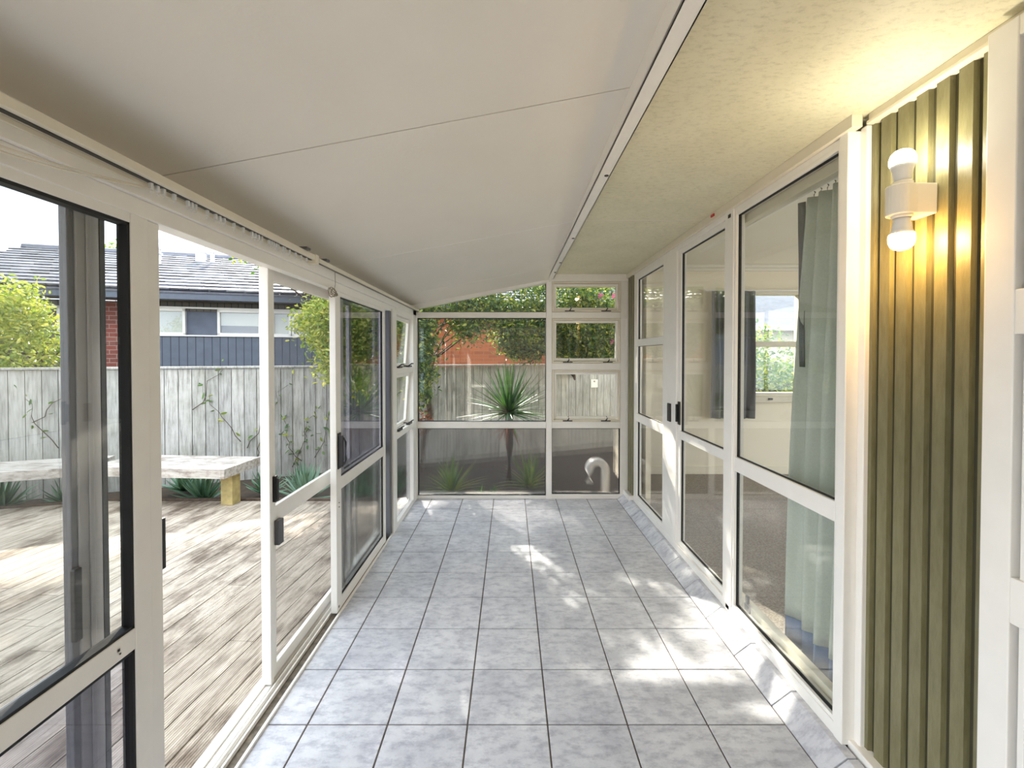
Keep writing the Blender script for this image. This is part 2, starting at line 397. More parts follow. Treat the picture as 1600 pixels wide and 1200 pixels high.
# beam / channel
m = boxes((.39, .446, NEAR, YF, 2.306, 2.312), (.39, .396, NEAR, YF, 2.306, 2.41), (.44, .446, NEAR, YF, 2.306, 2.37))
o = build('beam', m, 'white_paint', base=(.42, 1.6, 2.3), bevel=.001, label='long white channel beam between the sloping ceiling and flat soffit', cat='beam')
for yy in (.9, 2.03, 3.1, 3.9, 4.35):
    m = MB(); m.lathe([(.009, -.003), (.010, -.001), (.010, .001)], (.428, yy, 2.306), 12)
    s_ = build('screw', m, 'black_plastic', o, smooth=False, label='dark screw head under beam')
# right cornice board over the doors
m = boxes((1.212, 1.25, 1.62, YF, 2.315, ZS), (1.27, 1.33, NEAR, 1.62, 2.33, ZS), (1.262, 1.33, NEAR, 1.62, 2.322, 2.334))
build('trim_3', m, 'cream_paint', base=(1.24, 1.6, 2.33), bevel=.002, label='narrow cream timber cornice strip above the right hand doors', cat='trim', kind=ST)
o = build('plastic_clip', boxes((1.204, 1.212, 2.70, 2.74, 2.335, 2.35)), 'red_plastic', base=(1.21, 2.72, 2.33), bevel=.002, label='tiny red plastic clip on the cornice above the sliding door', cat='clip')

# ------------------------------------------------------------------ joinery helper
def panel(root_o, ax, c, th, a0, a1, z0, z1, st, top, bot, rails=(), mats=('clear_glass',), frame='white_paint', pane_th=.006, off=0.0, gasket=True, deep=False, pname='frame', labels=None):
    """framed glazed panel. ax='y': lies in plane x=c and runs along y; ax='x': plane y=c, runs along x. rails=[(za,zb)...] bottom to top"""
    def B(p0, p1, q0, q1, d0, d1, mi=0):
        return (d0, d1, p0, p1, q0, q1, mi) if ax == 'y' else (p0, p1, d0, d1, q0, q1, mi)
    l, r = (st if isinstance(st, tuple) else (st, st))
    bs = [B(a0, a0 + l, z0, z1, c - th / 2, c + th / 2), B(a1 - r, a1, z0, z1, c - th / 2, c + th / 2),
          B(a0 + l, a1 - r, z0, z0 + bot, c - th / 2 + .001, c + th / 2 - .001), B(a0 + l, a1 - r, z1 - top, z1, c - th / 2 + .001, c + th / 2 - .001)]
    for (za, zb) in rails: bs.append(B(a0 + l, a1 - r, za, zb, c - th / 2 + .001, c + th / 2 - .001))
    f = build(pname, boxes(*bs), frame, root_o, bevel=.0025)
    zs = [z0 + bot] + [v for zz in rails for v in zz] + [z1 - top]
    for k in range(len(zs) // 2):
        za, zb = zs[2 * k], zs[2 * k + 1]; mt = mats[min(k, len(mats) - 1)]
        p = build('glass_pane' if 'reeded' not in mt else 'reeded_pane', boxes(B(a0 + l - .004, a1 - r + .004, za - .004, zb + .004, c + off - pane_th / 2, c + off + pane_th / 2)), mt, root_o)
        if 'reeded' in mt: p['label'] = 'smoky reeded lower pane'
        if gasket:
            w = .008 if deep else .003; d0, d1 = (c - th / 2 + .004, c + th / 2 - .004) if deep else (c + off - .008, c + off + .008)
            build('glazing_seal', boxes(B(a0 + l - .001, a0 + l + w, za, zb, d0, d1), B(a1 - r - w, a1 - r + .001, za, zb, d0, d1),
                                        B(a0 + l, a1 - r, za - .001, za + w, d0, d1), B(a0 + l, a1 - r, zb - w, zb + .001, d0, d1)), 'gasket', root_o)
    return f

# ------------------------------------------------------------------ LEFT WALL
m = boxes((-1.13, -.985, NEAR, YF, 1.925, 1.985), (-1.04, -.998, NEAR, YF, 1.878, 1.925), (-1.28, -1.14, NEAR, YF, 1.975, 2.16), (-1.13, -1.095, NEAR, YF, 1.905, 1.925),
          (-1.05, -.992, NEAR, YF, 1.955, 1.962))
build('wall_left', m, 'white_paint', base=(-1.05, 1.6, 1.9), bevel=.002, label='white aluminium head beam running along the top of the left glazing', cat='wall', kind=ST)
m = boxes((-1.155, -.985, NEAR, YF, -.05, -.012), (-1.0, -.988, NEAR, YF, -.012, .012), (-1.052, -1.044, NEAR, YF, -.012, .008), (-1.076, -1.068, NEAR, YF, -.012, .010), (-1.16, -1.085, NEAR, YF, -.012, .004),
          (-1.12, -1.112, NEAR, YF, .004, .012))
build('sill_track', m, 'white_paint', base=(-1.05, 1.6, 0), bevel=.0015, label='white aluminium sliding door track along the left edge of the floor', cat='door track', kind=ST)
build('track_grime', boxes((-1.043, -1.001, NEAR, YF, -.012, -.009)), 'dirty_metal', base=(-1.02, 1.6, -.01), label='brown dirt lying in the groove of the left door track', cat='dirt', kind='stuff')

# near sliding glass leaf
d = root('door_1', (XL, .85, .01), 'near left sliding glass door, its upper glass showing the deck', 'door', kind=ST)
panel(d, 'y', XL, .036, .34, 1.258, .012, 1.882, .056, .028, .06, [(.718, .774)], ['tinted_glass', 'clear_glass'], deep=True)
build('interlock_strip', boxes((XL - .03, XL + .012, 1.258, 1.306, .012, 1.878)), 'white_paint', d, bevel=.003)
build('handle', boxes((XL - .03, XL + .010, 1.306, 1.322, .88, 1.03)), 'black_plastic', d, bevel=.003)
build('drill_hole', boxes((XL + .018, XL + .0192, 1.145, 1.151, .745, .752), (XL + .018, XL + .0192, 1.150, 1.154, .735, .739)), 'black_plastic', d, label='small dark mark on mid rail')
# outer fixed near panel + near screen
d = root('door_3', (-1.10, .7, .01), 'outer sliding insect screen with charcoal mesh behind the near glass door', 'screen door', kind=ST)
panel(d, 'y', -1.085, .022, .1, 1.12, .012, 1.90, .018, .03, .06, [(.70, .745)], ['insect_mesh'], frame='grey_metal', gasket=False, pane_th=.001)
build('handle', boxes((-1.074, -1.06, 1.095, 1.115, .80, .98)), 'black_plastic', d, bevel=.003)
build('edge_strip', boxes((-1.099, -1.071, 1.12, 1.185, .012, 1.90), (-1.071, -1.066, 1.145, 1.158, .012, 1.90)), 'mid_grey', d, bevel=.003, label='pale edge of screen frame')
build('brush_seal', boxes((-1.10, -1.07, 1.185, 1.20, .012, 1.90)), 'gasket', d)
# far sliding glass leaf
d = root('door_2', (XL, 3.1, .01), 'far left sliding glass door with a reeded lower pane and latch', 'door', kind=ST)
panel(d, 'y', XL, .036, 2.60, 3.63, .012, 1.882, (.075, .05), .028, .06, [(.715, .785)], ['reeded_sheet', 'tinted_glass'])
m = boxes((XL + .018, XL + .024, 2.615, 2.66, .845, 1.055), (XL + .024, XL + .050, 2.618, 2.630, .86, 1.04), (XL + .024, XL + .034, 2.64, 2.66, .93, .97))
m.tube([(XL + .05, 2.624, .87), (XL + .062, 2.634, .90), (XL + .062, 2.634, 1.0), (XL + .05, 2.624, 1.03)], .006)
build('latch_handle', m, 'black_plastic', d, bevel=.002, label='black hook latch handle')
for zz in (.62, .645): build('screw', MB().lathe([(.005, 0), (.005, .003)], (XL + .018, 2.635, zz), 10), 'black_plastic', d)
for zz in (.04, 1.86): build('corner_screw', boxes((XL + .018, XL + .0195, 2.62, 2.632, zz - .006, zz + .006)), 'black_plastic', d)
# outer fixed glass behind it
d = root('window_1', (-1.07, 3.3, .01), 'fixed outer glass light behind the far left sliding door', 'window', kind=ST)
panel(d, 'y', -1.062, .03, 2.78, 3.80, .012, 1.92, .06, .03, .05, [(.715, .785)], ['clear_glass', 'tinted_glass'])
build('jamb_strip', boxes((-1.10, -.998, 3.74, 3.80, .0, 1.88)), 'grey_metal', d, bevel=.002, label='dark grey jamb strip')
# far screen door, partly open
d = root('door_4', (-1.10, 2.6, .01), 'white framed insect screen door standing half open beside the deck', 'screen door', kind=ST)
panel(d, 'y', -1.105, .024, 2.055, 3.12, .012, 1.90, .045, .055, .055, [(.725, .805)], ['insect_mesh'], frame='white_paint', gasket=False, pane_th=.001)
build('edge_strip', boxes((-1.125, -1.083, 2.03, 2.055, .012, 1.904)), 'white_paint', d, bevel=.003)
build('handle', boxes((-1.093, -1.078, 2.07, 2.095, .83, .95), (-1.078, -1.066, 2.072, 2.082, .84, .94)), 'black_plastic', d, bevel=.003)
build('latch_box', boxes((-1.093, -1.070, 2.085, 2.13, .625, .74)), 'grey_metal', d, bevel=.003, label='dark latch box')
# awning window stack beyond
m = boxes((-1.06, -.985, 3.80, 3.93, 0, 1.9), (-1.06, -.985, 4.60, YF, 0, 1.98), (-1.06, -.99, 3.93, 4.60, 0, .045), (-1.06, -.99, 3.93, 4.60, .775, .83), (-1.06, -.99, 3.93, 4.60, 1.345, 1.395), (-1.06, -.99, 3.93, 4.60, 1.87, 1.93))
w = root('window_2', (-1.02, 4.3, 0), 'narrow stack of awning windows at the far end of the left wall', 'window', kind=ST)
build('frame', m, 'white_paint', w, bevel=.0025)
build('reeded_pane', boxes((-1.03, -1.024, 3.93, 4.60, .045, .775)), 'reeded_sheet', w, label='smoky reeded lower pane')
def sash_y(parent, x, y0, y1, z0, z1, tilt):
    """awning sash hinged at its top, pushed out (towards -x) by tilt radians"""
    ca, sa = math.cos(tilt), math.sin(tilt)
    def T(p, q, r):    # p thickness, q along y, r up
        dz = r - z1; return (x + p * ca + dz * sa, q, z1 + dz * ca - p * sa)
    m = MB(); w_ = .032
    for b in ((-.012, .012, y0, y0 + w_, z0, z1), (-.012, .012, y1 - w_, y1, z0, z1), (-.012, .012, y0 + w_, y1 - w_, z0, z0 + w_), (-.012, .012, y0 + w_, y1 - w_, z1 - w_, z1)): m.box(*b, T=T)
    s = build('sash', m, 'white_paint', parent, bevel=.002)
    m = MB(); m.box(-.003, .003, y0 + w_, y1 - w_, z0 + w_, z1 - w_, T=T); g_ = build('glass_pane', m, 'clear_glass', s)
    return s
for (za, zb) in ((.835, 1.34), (1.40, 1.865)):
    s = sash_y(w, -1.035, 3.935, 4.595, za, zb, .07)
    for yy in (4.02, 4.42):
        m = MB(); m.box(-1.02, -.985, yy, yy + .12, za - .002, za + .012); m.tube([(-1.0, yy + .03, za + .01), (-.975, yy + .05, za + .03), (-.972, yy + .11, za + .03)], .006)
        m.tube([(-1.01, yy + .06, za + .008), (-1.10, yy + .06, za + .01)], .005)
        build('window_stay', m, 'black_plastic', w)

# curtain track, gliders and cords on the head beam
o = root('curtain_track', (-.955, .9, 1.98), 'cream curtain track along the near part of the left head beam', 'curtain track')
build('rail', boxes((-.985, -.945, NEAR, 2.22, 1.968, 1.992), (-.985, -.98, NEAR, 2.22, 1.955, 1.968)), 'cream_rail', o, bevel=.002)
build('runner_slot', boxes((-.972, -.958, NEAR, 2.22, 1.966, 1.969)), 'black_plastic', o)
random.seed(3)
gy = 1.22
while gy < 2.16:
    m = MB(); m.box(-.969, -.961, gy, gy + .008, 1.950, 1.967); m.tube([(-.965, gy + .004, 1.952), (-.965, gy + .010, 1.944), (-.965, gy + .002, 1.940)], .002, 6)
    build('glider', m, 'white_plastic', o); gy += random.choice((.016, .022, .04, .055))
track_near = o
build('end_stop', boxes((-.99, -.94, 2.20, 2.235, 1.948, 1.996)), 'cream_rail', o, bevel=.003)
build('bracket', boxes((-.99, -.93, 2.08, 2.12, 1.992, 2.004)), 'grey_metal', o, bevel=.002)
o = root('curtain_track', (-.955, 3.5, 1.98), 'thin cream curtain track along the far part of the left head beam', 'curtain track')
build('rail', boxes((-.985, -.952, 2.27, YF - .02, 1.970, 1.990)), 'cream_rail', o, bevel=.002)
build('runner_slot', boxes((-.972, -.962, 2.27, YF - .02, 1.968, 1.971)), 'black_plastic', o)
build('bracket', boxes((-.99, -.94, 2.33, 2.37, 1.990, 2.002)), 'grey_metal', o, bevel=.002)
m = MB()
for k, dz in enumerate((0, -.006)):
    pts = []
    for i in range(15):
        t = i / 14; pts.append((-.965 - .01 * t, 1.22 - 1.15 * t, 1.950 - .0 * t - (.055 + .006 * k) * math.sin(math.pi * min(1, t * 1.2)) * 1.0 + dz * math.sin(math.pi * t)))
    m.tube(pts, .0022, 6)
build('cord', m, 'cream_paint', track_near, smooth=True, label='loose twin cord sagging below track')
m = MB(); random.seed(8)
m.tube([(-.965, 2.50, 1.968), (-.967, 2.51, 1.90), (-.97, 2.50, 1.86)], .0015, 6)
for k in range(5):
    r_ = .022 + random.random() * .02; c0 = (-.972 + random.uniform(-.006, .006), 2.50 + random.uniform(-.02, .02), 1.850)
    m.tube([(c0[0], c0[1] + r_ * 1.5 * math.cos(a), c0[2] + r_ * .5 * math.sin(a) + .01 * math.cos(2 * a + k)) for a in [2 * math.pi * i / 14 for i in range(15)]], .0022, 6)
build('cord_bundle', m, 'pale_bark', o, smooth=True, label='knotted bundle of cord')

# ------------------------------------------------------------------ FAR WALL
m = MB()
def zt(x): return 2.315 - .203 * (.385 - x)          # underside of the raking head
FY0, FY1 = YF - .03, YF + .03
m.box(-1.06, -.975, FY0, FY1, 0, 2.02)                # left post
m.box(.375, .435, FY0 - .006, FY1, 0, 2.335)          # centre post
m.box(1.155, 1.212, FY0, FY1, 0, 2.33)                # right post
for (a, b, c, d_) in ((-.975, .375, .0, .035), (-.975, .375, .745, .815), (-.975, .375, 1.905, 1.965), (.435, 1.155, 0, .05), (.435, 1.155, .745, .815), (.435, 1.155, 1.90, 1.965), (.435, 1.155, 1.36, 1.43)):
    m.box(a, b, FY0 + .002, FY1 - .002, c, d_)
m.box(.40, 1.235, FY0 - .012, FY1, 2.285, ZS)
m.add([(-1.05, y, zt(-1.05) - .045 + dz) for y in (FY0 - .008, FY1) for dz in (0, .0)] , []) if False else None
vs = []
for y in (FY0 - .008, FY1):
    for x, dz in ((-1.05, -.042), (.40, -.042), (.40, .075), (-1.05, .115)): vs.append((x, y, zt(x) + dz))
m.add(vs, [(0, 1, 2, 3), (7, 6, 5, 4), (0, 4, 5, 1), (1, 5, 6, 2), (2, 6, 7, 3), (3, 7, 4, 0)])
build('wall_far', m, 'white_paint', base=(0, YF, 0), bevel=.003, label='white aluminium frame of posts and rails closing the far end', cat='wall', kind=ST)
def pane_x(name, label, x0, x1, z0, z1, mt, y=YF):
    w = root(name, ((x0 + x1) / 2, y, z0), label, 'window', kind=ST)
    build('reeded_pane' if 'reed' in mt else 'glass_pane', boxes((x0, x1, y - .003, y + .003, z0, z1)), mt, w)
    k = .004
    build('glazing_seal', boxes((x0, x0 + k, y - .02, y + .02, z0, z1), (x1 - k, x1, y - .02, y + .02, z0, z1), (x0, x1, y - .02, y + .02, z0, z0 + k), (x0, x1, y - .02, y + .02, z1 - k, z1)), 'gasket', w)
    return w
pane_x('window_3', 'large clear picture window in the far wall in front of the spiky yucca', -.973, .373, .817, 1.903, 'far_glass')
pane_x('window_4', 'wide smoky reeded pane below the far picture window', -.973, .373, .037, .743, 'reeded_sheet')
pane_x('window_5', 'small smoky reeded pane at the bottom right of the far wall', .437, 1.153, .052, .743, 'reeded_sheet')
w = root('window_6', (-.3, YF, 1.965), 'triangular glass light under the sloping ceiling of the far wall', 'window', kind=ST)
m = MB(); vs = [(x, y, z) for y in (YF - .003, YF + .003) for x, z in ((-.973, 1.967), (.373, 1.967), (.373, zt(.373) - .044), (-.973, zt(-.973) - .044))]
m.add(vs, [(0, 1, 2, 3), (7, 6, 5, 4), (0, 4, 5, 1), (1, 5, 6, 2), (2, 6, 7, 3), (3, 7, 4, 0)]); build('glass_pane', m, 'far_glass', w)
build('glazing_seal', boxes((-.9, .373, YF - .02, YF + .02, 1.966, 1.971), (.369, .373, YF - .02, YF + .02, 1.967, 2.26)), 'gasket', w)
def awning_x(name, label, x0, x1, z0, z1, tilt, latches):
    w = root(name, ((x0 + x1) / 2, YF, z0), label, 'window', kind=ST); ca, sa = math.cos(tilt), math.sin(tilt)
    build('frame', boxes((x0, x0 + .018, YF - .034, YF + .02, z0, z1), (x1 - .018, x1, YF - .034, YF + .02, z0, z1), (x0 + .018, x1 - .018, YF - .034, YF + .02, z0, z0 + .018), (x0 + .018, x1 - .018, YF - .034, YF + .02, z1 - .018, z1)), 'cream_paint', w, bevel=.002)
    def T(p, q, r):
        dz = r - z1; return (q, YF + p * ca - dz * sa, z1 + dz * ca + p * sa)
    m = MB(); a, b, c, d_ = x0 + .02, x1 - .02, z0 + .022, z1 - .02; k = .026
    for q in ((-.012, .012, a, a + k, c, d_), (-.012, .012, b - k, b, c, d_), (-.012, .012, a + k, b - k, c, c + k), (-.012, .012, a + k, b - k, d_ - k, d_)): m.box(*q, T=T)
    s = build('sash', m, 'white_paint', w, bevel=.002)
    m = MB(); m.box(-.003, .003, a + k, b - k, c + k, d_ - k, T=T); build('glass_pane', m, 'far_glass', w)
    for lx in latches:
        m = MB(); m.box(lx - .05, lx + .05, YF - .045, YF - .034, z0 + .004, z0 + .014); m.tube([(lx, YF - .04, z0 + .012), (lx + .012, YF - .06, z0 + .035), (lx + .005, YF - .05, z0 + .06)], .006)
        m.tube([(lx - .02, YF - .04, z0 + .01), (lx - .045, YF + .06, z0 + .014)], .004)
        build('window_latch', m, 'black_plastic', w)
    return w
awning_x('window_7', 'shallow top awning window at the right of the far wall', .437, 1.153, 1.967, 2.283, .10, (.62, 1.0))
awning_x('window_8', 'awning window in front of dark foliage above the fence line', .437, 1.153, 1.432, 1.898, .04, (.60, 1.02))
awning_x('window_9', 'awning window showing the fence with a small white card', .437, 1.153, .817, 1.358, .04, (.60, 1.0))
# jamb where the far wall meets the green wall
build('trim_4', boxes((1.155, 1.262, FY0 - .01, FY0, 1.90, 1.925), (1.21, 1.24, YF - .032, YF + .04, 0, 2.33)), 'white_paint', base=(1.24, YF, 0), bevel=.002, label='white jamb strip in the far right corner', cat='trim', kind=ST)

# ------------------------------------------------------------------ RIGHT WALL
def cladding(y0, y1, z0, z1, xf=1.30):
    m = MB(); m.box(xf, xf + .05, y0, y1, z0, z1, 1)
    pitch = .068; y = y1
    while y > y0 + .02:
        a = max(y0, y - pitch + .019)
        m.prism([(xf, a), (xf - .014, a + .004), (xf - .014, y - .004), (xf, y)], 'z', z0, z1, 0)
        y -= pitch
    return m
# outward from the joinery
m = MB()
for (a, b, c, d_) in ((1.18, 1.655, .08, 2.325), (4.53, YF + .02, .0, 2.34), (YF + .03, 5.75, 0, 2.34), (-1.6, .0, .08, 2.33)):
    k = cladding(a, b, c, d_, 1.30 if a < 4 else (1.242 if a < YF else 1.37)); n = len(m.v); m.v += k.v; m.f += [tuple(i + n for i in f) for f in k.f]; m.mi += k.mi
# prism orientation helper gives (x,y) polygons, extruded in z
build('wall_right', m, ['green_weatherboard', 'green_groove'], base=(1.3, 1.6, 0), label='olive green vertical board cladding on the house wall', cat='wall', kind=ST)
build('trim_5', boxes((1.25, 1.34, 1.18, 1.66, .02, .082), (1.25, 1.34, -1.6, 0, .02, .082)), 'white_paint', base=(1.29, 1.4, .02), bevel=.004, label='white base ledge under the olive cladding', cat='trim', kind=ST)
build('baseboard_far', boxes((1.19, 1.25, 4.52, YF - .03, .0, .10)), 'white_paint', base=(1.25, 4.6, 0), bevel=.004, label='short white base board under the far strip of olive cladding', cat='skirting', kind=ST)

# door frame assembly
m = boxes((1.225, 1.29, 1.655, 1.70, .062, 2.318), (1.27, 1.31, 1.625, 1.656, .062, 2.325), (1.23, 1.29, 3.36, 3.62, .062, 2.315), (1.225, 1.29, 2.50, 2.60, .062, 2.315),
          (1.232, 1.29, 1.70, 4.50, 2.285, 2.315), (1.228, 1.31, 1.70, 4.50, .062, .112), (1.236, 1.29, 4.46, 4.53, .062, 2.315))
build('trim_6', m, 'white_paint', base=(1.26, 3, .06), bevel=.003, label='white aluminium outer frame around the right hand glass doors', cat='door frame', kind=ST)
for zz in (.45, .70, 1.02):
    pass
w = root('window_10', (1.25, 2.1, .06), 'large fixed glass light beside the green curtain', 'window', kind=ST)
panel(w, 'y', 1.252, .044, 1.70, 2.50, .112, 2.29, (.012, .02), .018, .018, [(.872, .95)], ['clear_glass'])
build('corner_block', boxes((1.225, 1.23, 2.52, 2.56, .075, .10), (1.223, 1.228, 2.53, 2.56, 2.275, 2.295)), 'black_plastic', w, bevel=.001)
build('floor_stop', boxes((1.285, 1.31, 2.42, 2.47, .112, .15), (1.29, 1.305, 2.45, 2.47, .15, .19)), 'grey_metal', w, bevel=.002)
d = root('door_5', (1.25, 3.0, .06), 'white sliding glass door on the right with a black handle', 'door', kind=ST)
panel(d, 'y', 1.262, .04, 2.60, 3.36, .112, 2.285, (.02, .05), .035, .035, [(.895, .955)], ['clear_glass'])
build('handle', boxes((1.232, 1.243, 3.30, 3.335, 1.0, 1.17), (1.215, 1.232, 3.325, 3.335, 1.02, 1.15)), 'black_plastic', d, bevel=.003)
build('lock_pull', boxes((1.218, 1.232, 3.46, 3.52, 1.0, 1.14)), 'black_plastic', d, bevel=.004, label='black pull on the door jamb')
build('inner_leaf_stile', boxes((1.295, 1.335, 2.585, 2.68, .11, 2.285), (1.295, 1.335, 1.66, 2.585, .11, .15), (1.295, 1.33, 1.66, 2.585, 2.235, 2.285)), 'cream_paint', d, bevel=.003)
w = root('window_11', (1.25, 4.0, .06), 'narrow stack of three casement windows at the far end of the right wall', 'window', kind=ST)
panel(w, 'y', 1.258, .05, 3.62, 4.47, .10, 2.29, .045, .04, .04, [(.87, .945), (1.60, 1.665)], ['clear_glass'])
# near right window
w = root('window_12', (1.26, .6, .06), 'near right white framed window at the edge of the picture', 'window', kind=ST)
panel(w, 'y', 1.27, .07, .0, 1.185, .06, 2.33, .072, .05, .06, [(.84, .955), (1.555, 1.665)], ['dark_glass'], off=.02)
build('inner_bead', boxes((1.245, 1.252, 1.085, 1.10, .12, 2.28)), 'white_paint', w, bevel=.002)

# wall light with two bulbs
o = root('wall_light', (1.286, 1.40, 1.97), 'white twin holder wall light with two bare glowing bulbs on olive boards', 'light')
cyl = (1.19, 1.405)
m = MB(); pts = []
# body outline in plan (x, y): round nose towards the room, flaring to a flat back plate at the wall
nose = [(1.197 - .037 * math.cos(t), 1.398 + .037 * math.sin(t) * -1.0) for t in [math.radians(a) for a in range(-80, 81, 16)]]
plan = [(1.286, 1.448), (1.262, 1.446), (1.225, 1.438)] + nose + [(1.225, 1.370), (1.262, 1.370), (1.286, 1.370)]
m.prism(plan, 'z', 1.932, 2.024)
build('body', m, 'ceramic_white', o, bevel=.004)
for sgn, nm, mt in ((1, 'upper', 'bulb_cool'), (-1, 'lower', 'bulb_warm')):
    c = (1.197, 1.392); z0 = 2.024 if sgn > 0 else 1.932
    def P(prof): 
        q = [(r, z * sgn) for r, z in prof]; return q
    build('socket_ring', MB().lathe(P([(.027, -.002), (.027, .006), (.023, .010), (.023, .0)]), (c[0], c[1], z0), 28), 'ceramic_white', o, smooth=False)
    b = build('bulb', MB().lathe(P([(.0215, .006), (.0215, .020), (.023, .026), (.026, .045), (.0315, .058)]), (c[0], c[1], z0), 28), 'white_plastic', o, smooth=True)
    build('bulb_dome', MB().lathe(P([(.0315, .058), (.0335, .068), (.0325, .082), (.028, .094), (.020, .102), (.010, .106), (.001, .107)]), (c[0], c[1], z0), 28), mt, b, smooth=True)

# ------------------------------------------------------------------ CARPETED ROOM beyond the right doors
IY, IX = 5.66, 5.6
build('floor', boxes((1.34, IX, 1.3, IY, -.02, .03), (3.05, IX, -.6, 1.3, -.02, .03)), 'carpet', base=(3, 3, 0), label='grey brown carpet floor inside the room on the right', cat='floor', kind=ST)
wx0, wx1, wz0, wz1 = 2.95, 3.66, 1.0, 2.31
m = boxes((1.34, wx0, IY, IY + .1, 0, 2.66), (wx1, IX, IY, IY + .1, 0, 2.66), (wx0, wx1, IY, IY + .1, 0, wz0), (wx0, wx1, IY, IY + .1, wz1, 2.66))
build('wall_far', m, 'interior_wall', base=(3, IY, 0), label='cream end wall of the carpeted room with a window', cat='wall', kind=ST)
m = boxes((IX, IX + .1, -.6, -.4, 0, 2.66), (IX, IX + .1, 5.2, IY, 0, 2.66), (IX, IX + .1, -.4, 5.2, 0, .15), (IX, IX + .1, -.4, 5.2, 2.5, 2.66), (IX, IX + .06, 1.4, 1.46, .15, 2.5), (IX, IX + .06, 3.3, 3.36, .15, 2.5))  # wide opening added out of view to let daylight into the room
build('wall_right', m, 'interior_wall', base=(IX, 3, 0), label='unseen cream side wall of the carpeted room with a wide opening added for daylight', cat='wall', kind=ST)
build('wall_near', boxes((1.36, 3.05, 1.2, 1.3, 0, 2.66), (3.05, IX, -.7, -.6, 0, 2.66)), 'interior_wall', base=(3, 1.2, 0), label='cream near wall inside the carpeted room', cat='wall', kind=ST)
build('wall_left', boxes((1.35, 1.40, 1.3, 1.69, 0, 2.66), (1.35, 1.40, 4.5, IY, 0, 2.66), (1.35, 1.40, 1.3, IY, 2.31, 2.66)), 'interior_wall', base=(1.38, 3, 0), label='cream inner lining of the house wall beside the doors', cat='wall', kind=ST)
build('ceiling', boxes((1.34, IX, -.7, IY, 2.64, 2.68)), 'interior_ceiling', base=(3, 3, 2.65), label='white ceiling of the carpeted room', cat='ceiling', kind=ST)
m = boxes((1.40, IX, IY - .05, IY, 2.60, 2.64), (1.40, IX, IY - .03, IY, 2.56, 2.60)); build('trim_7', m, 'interior_ceiling', base=(3, IY, 2.6), bevel=.008, label='white cove along the top of the carpeted room end wall', cat='trim', kind=ST)
build('baseboard_far', boxes((1.40, IX, IY - .018, IY, .03, .13)), 'interior_wall', base=(3, IY, .03), bevel=.003, label='cream skirting along the end wall of the carpeted room', cat='skirting', kind=ST)
w = root('window_13', (3.3, IY, 1.0), 'cream timber double window in the carpeted room looking onto a leafy garden', 'window', kind=ST)
m = boxes((wx0, wx0 + .05, IY - .03, IY + .1, wz0, wz1), (wx1 - .06, wx1, IY - .03, IY + .1, wz0, wz1), (wx0, wx1, IY - .03, IY + .1, wz0, wz0 + .05), (wx0, wx1, IY - .03, IY + .1, wz1 - .04, wz1), (wx0, wx1, IY - .01, IY + .08, 1.62, 1.69), (wx0 - .06, wx1 + .08, IY - .045, IY, wz0 - .07, wz0), (wx1, wx1 + .09, IY - .03, IY, wz0, wz1 + .02))
build('frame', m, 'cream_paint', w, bevel=.004)
build('glass_pane', boxes((wx0 + .05, wx1 - .06, IY + .04, IY + .046, wz0 + .05, 1.62)), 'clear_glass', w)
build('glass_pane', boxes((wx0 + .05, wx1 - .06, IY + .04, IY + .046, 1.69, wz1 - .04)), 'clear_glass', w)
for zz in (1.76,): build('catch', boxes((wx1 - .02, wx1 + .005, IY - .045, IY - .03, zz, zz + .06)), 'grey_metal', w, bevel=.002)
build('catch', boxes((3.2, 3.25, IY - .06, IY - .045, .96, .985)), 'grey_metal', w, bevel=.002)
# room behind near window, its dimness put into the surface colour
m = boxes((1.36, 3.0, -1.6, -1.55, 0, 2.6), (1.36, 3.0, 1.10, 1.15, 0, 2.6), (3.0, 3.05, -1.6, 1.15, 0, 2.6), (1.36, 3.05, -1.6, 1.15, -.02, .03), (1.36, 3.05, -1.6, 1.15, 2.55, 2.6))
build('wall_near', m, 'dim_room_paint', base=(2.2, -.2, 0), label='inside of the room behind the near right window, dimness put into its colour', cat='wall', kind=ST)

# curtains
def curtain(rt, ax, c, a0, a1, z0, z1, folds, amp, mats, hem=.18, name='cloth', seed=0, top_gather=.5, lean=0.0):
    rnd = random.Random(seed); nu, nv = folds * 14, 30
    ph = [rnd.uniform(-.7, .7) for _ in range(folds + 2)]; am = [rnd.uniform(.6, 1.2) for _ in range(folds + 2)]
    def pt(i, j):
        u, v = i / nu, j / nv
        k = u * folds; kk = int(min(k, folds - 1)); fr = k - kk
        am_ = am[kk] * (1 - fr) + am[kk + 1] * fr; ph_ = ph[kk] * (1 - fr) + ph[kk + 1] * fr
        g = top_gather + (1 - top_gather) * min(1, (1 - v) * 2.2 + .05)
        off = amp * am_ * g * math.sin(2 * math.pi * k + ph_ * (1 - v)) + .25 * amp * math.sin(4 * math.pi * k + 3 * v)
        a = a0 + (a1 - a0) * u + lean * (1 - v) * (u) + .012 * math.sin(3 * v + 7 * u)
        z = z0 + (z1 - z0) * v
        return (c + off, a, z) if ax == 'y' else (a, c + off, z)
    hj = int(nv * hem / (z1 - z0) + .999)
    for (lo, hi, mt, nm) in ((hj, nv, mats[0], name), (0, hj, mats[1], 'hem')):
        if hi <= lo: continue
        m = MB(); vs = [pt(i, j) for j in range(lo, hi + 1) for i in range(nu + 1)]; w_ = nu + 1
        m.add(vs, [(j * w_ + i, j * w_ + i + 1, (j + 1) * w_ + i + 1, (j + 1) * w_ + i) for j in range(hi - lo) for i in range(nu)])
        o = build(nm, m, mt, rt, smooth=True)
        sd = o.modifiers.new('thickness', 'SOLIDIFY'); sd.thickness = .003
    return rt
r = root('curtain', (1.42, 1.95, .05), 'long pale green curtain with a blue hem hanging inside the fixed glass light', 'curtain')
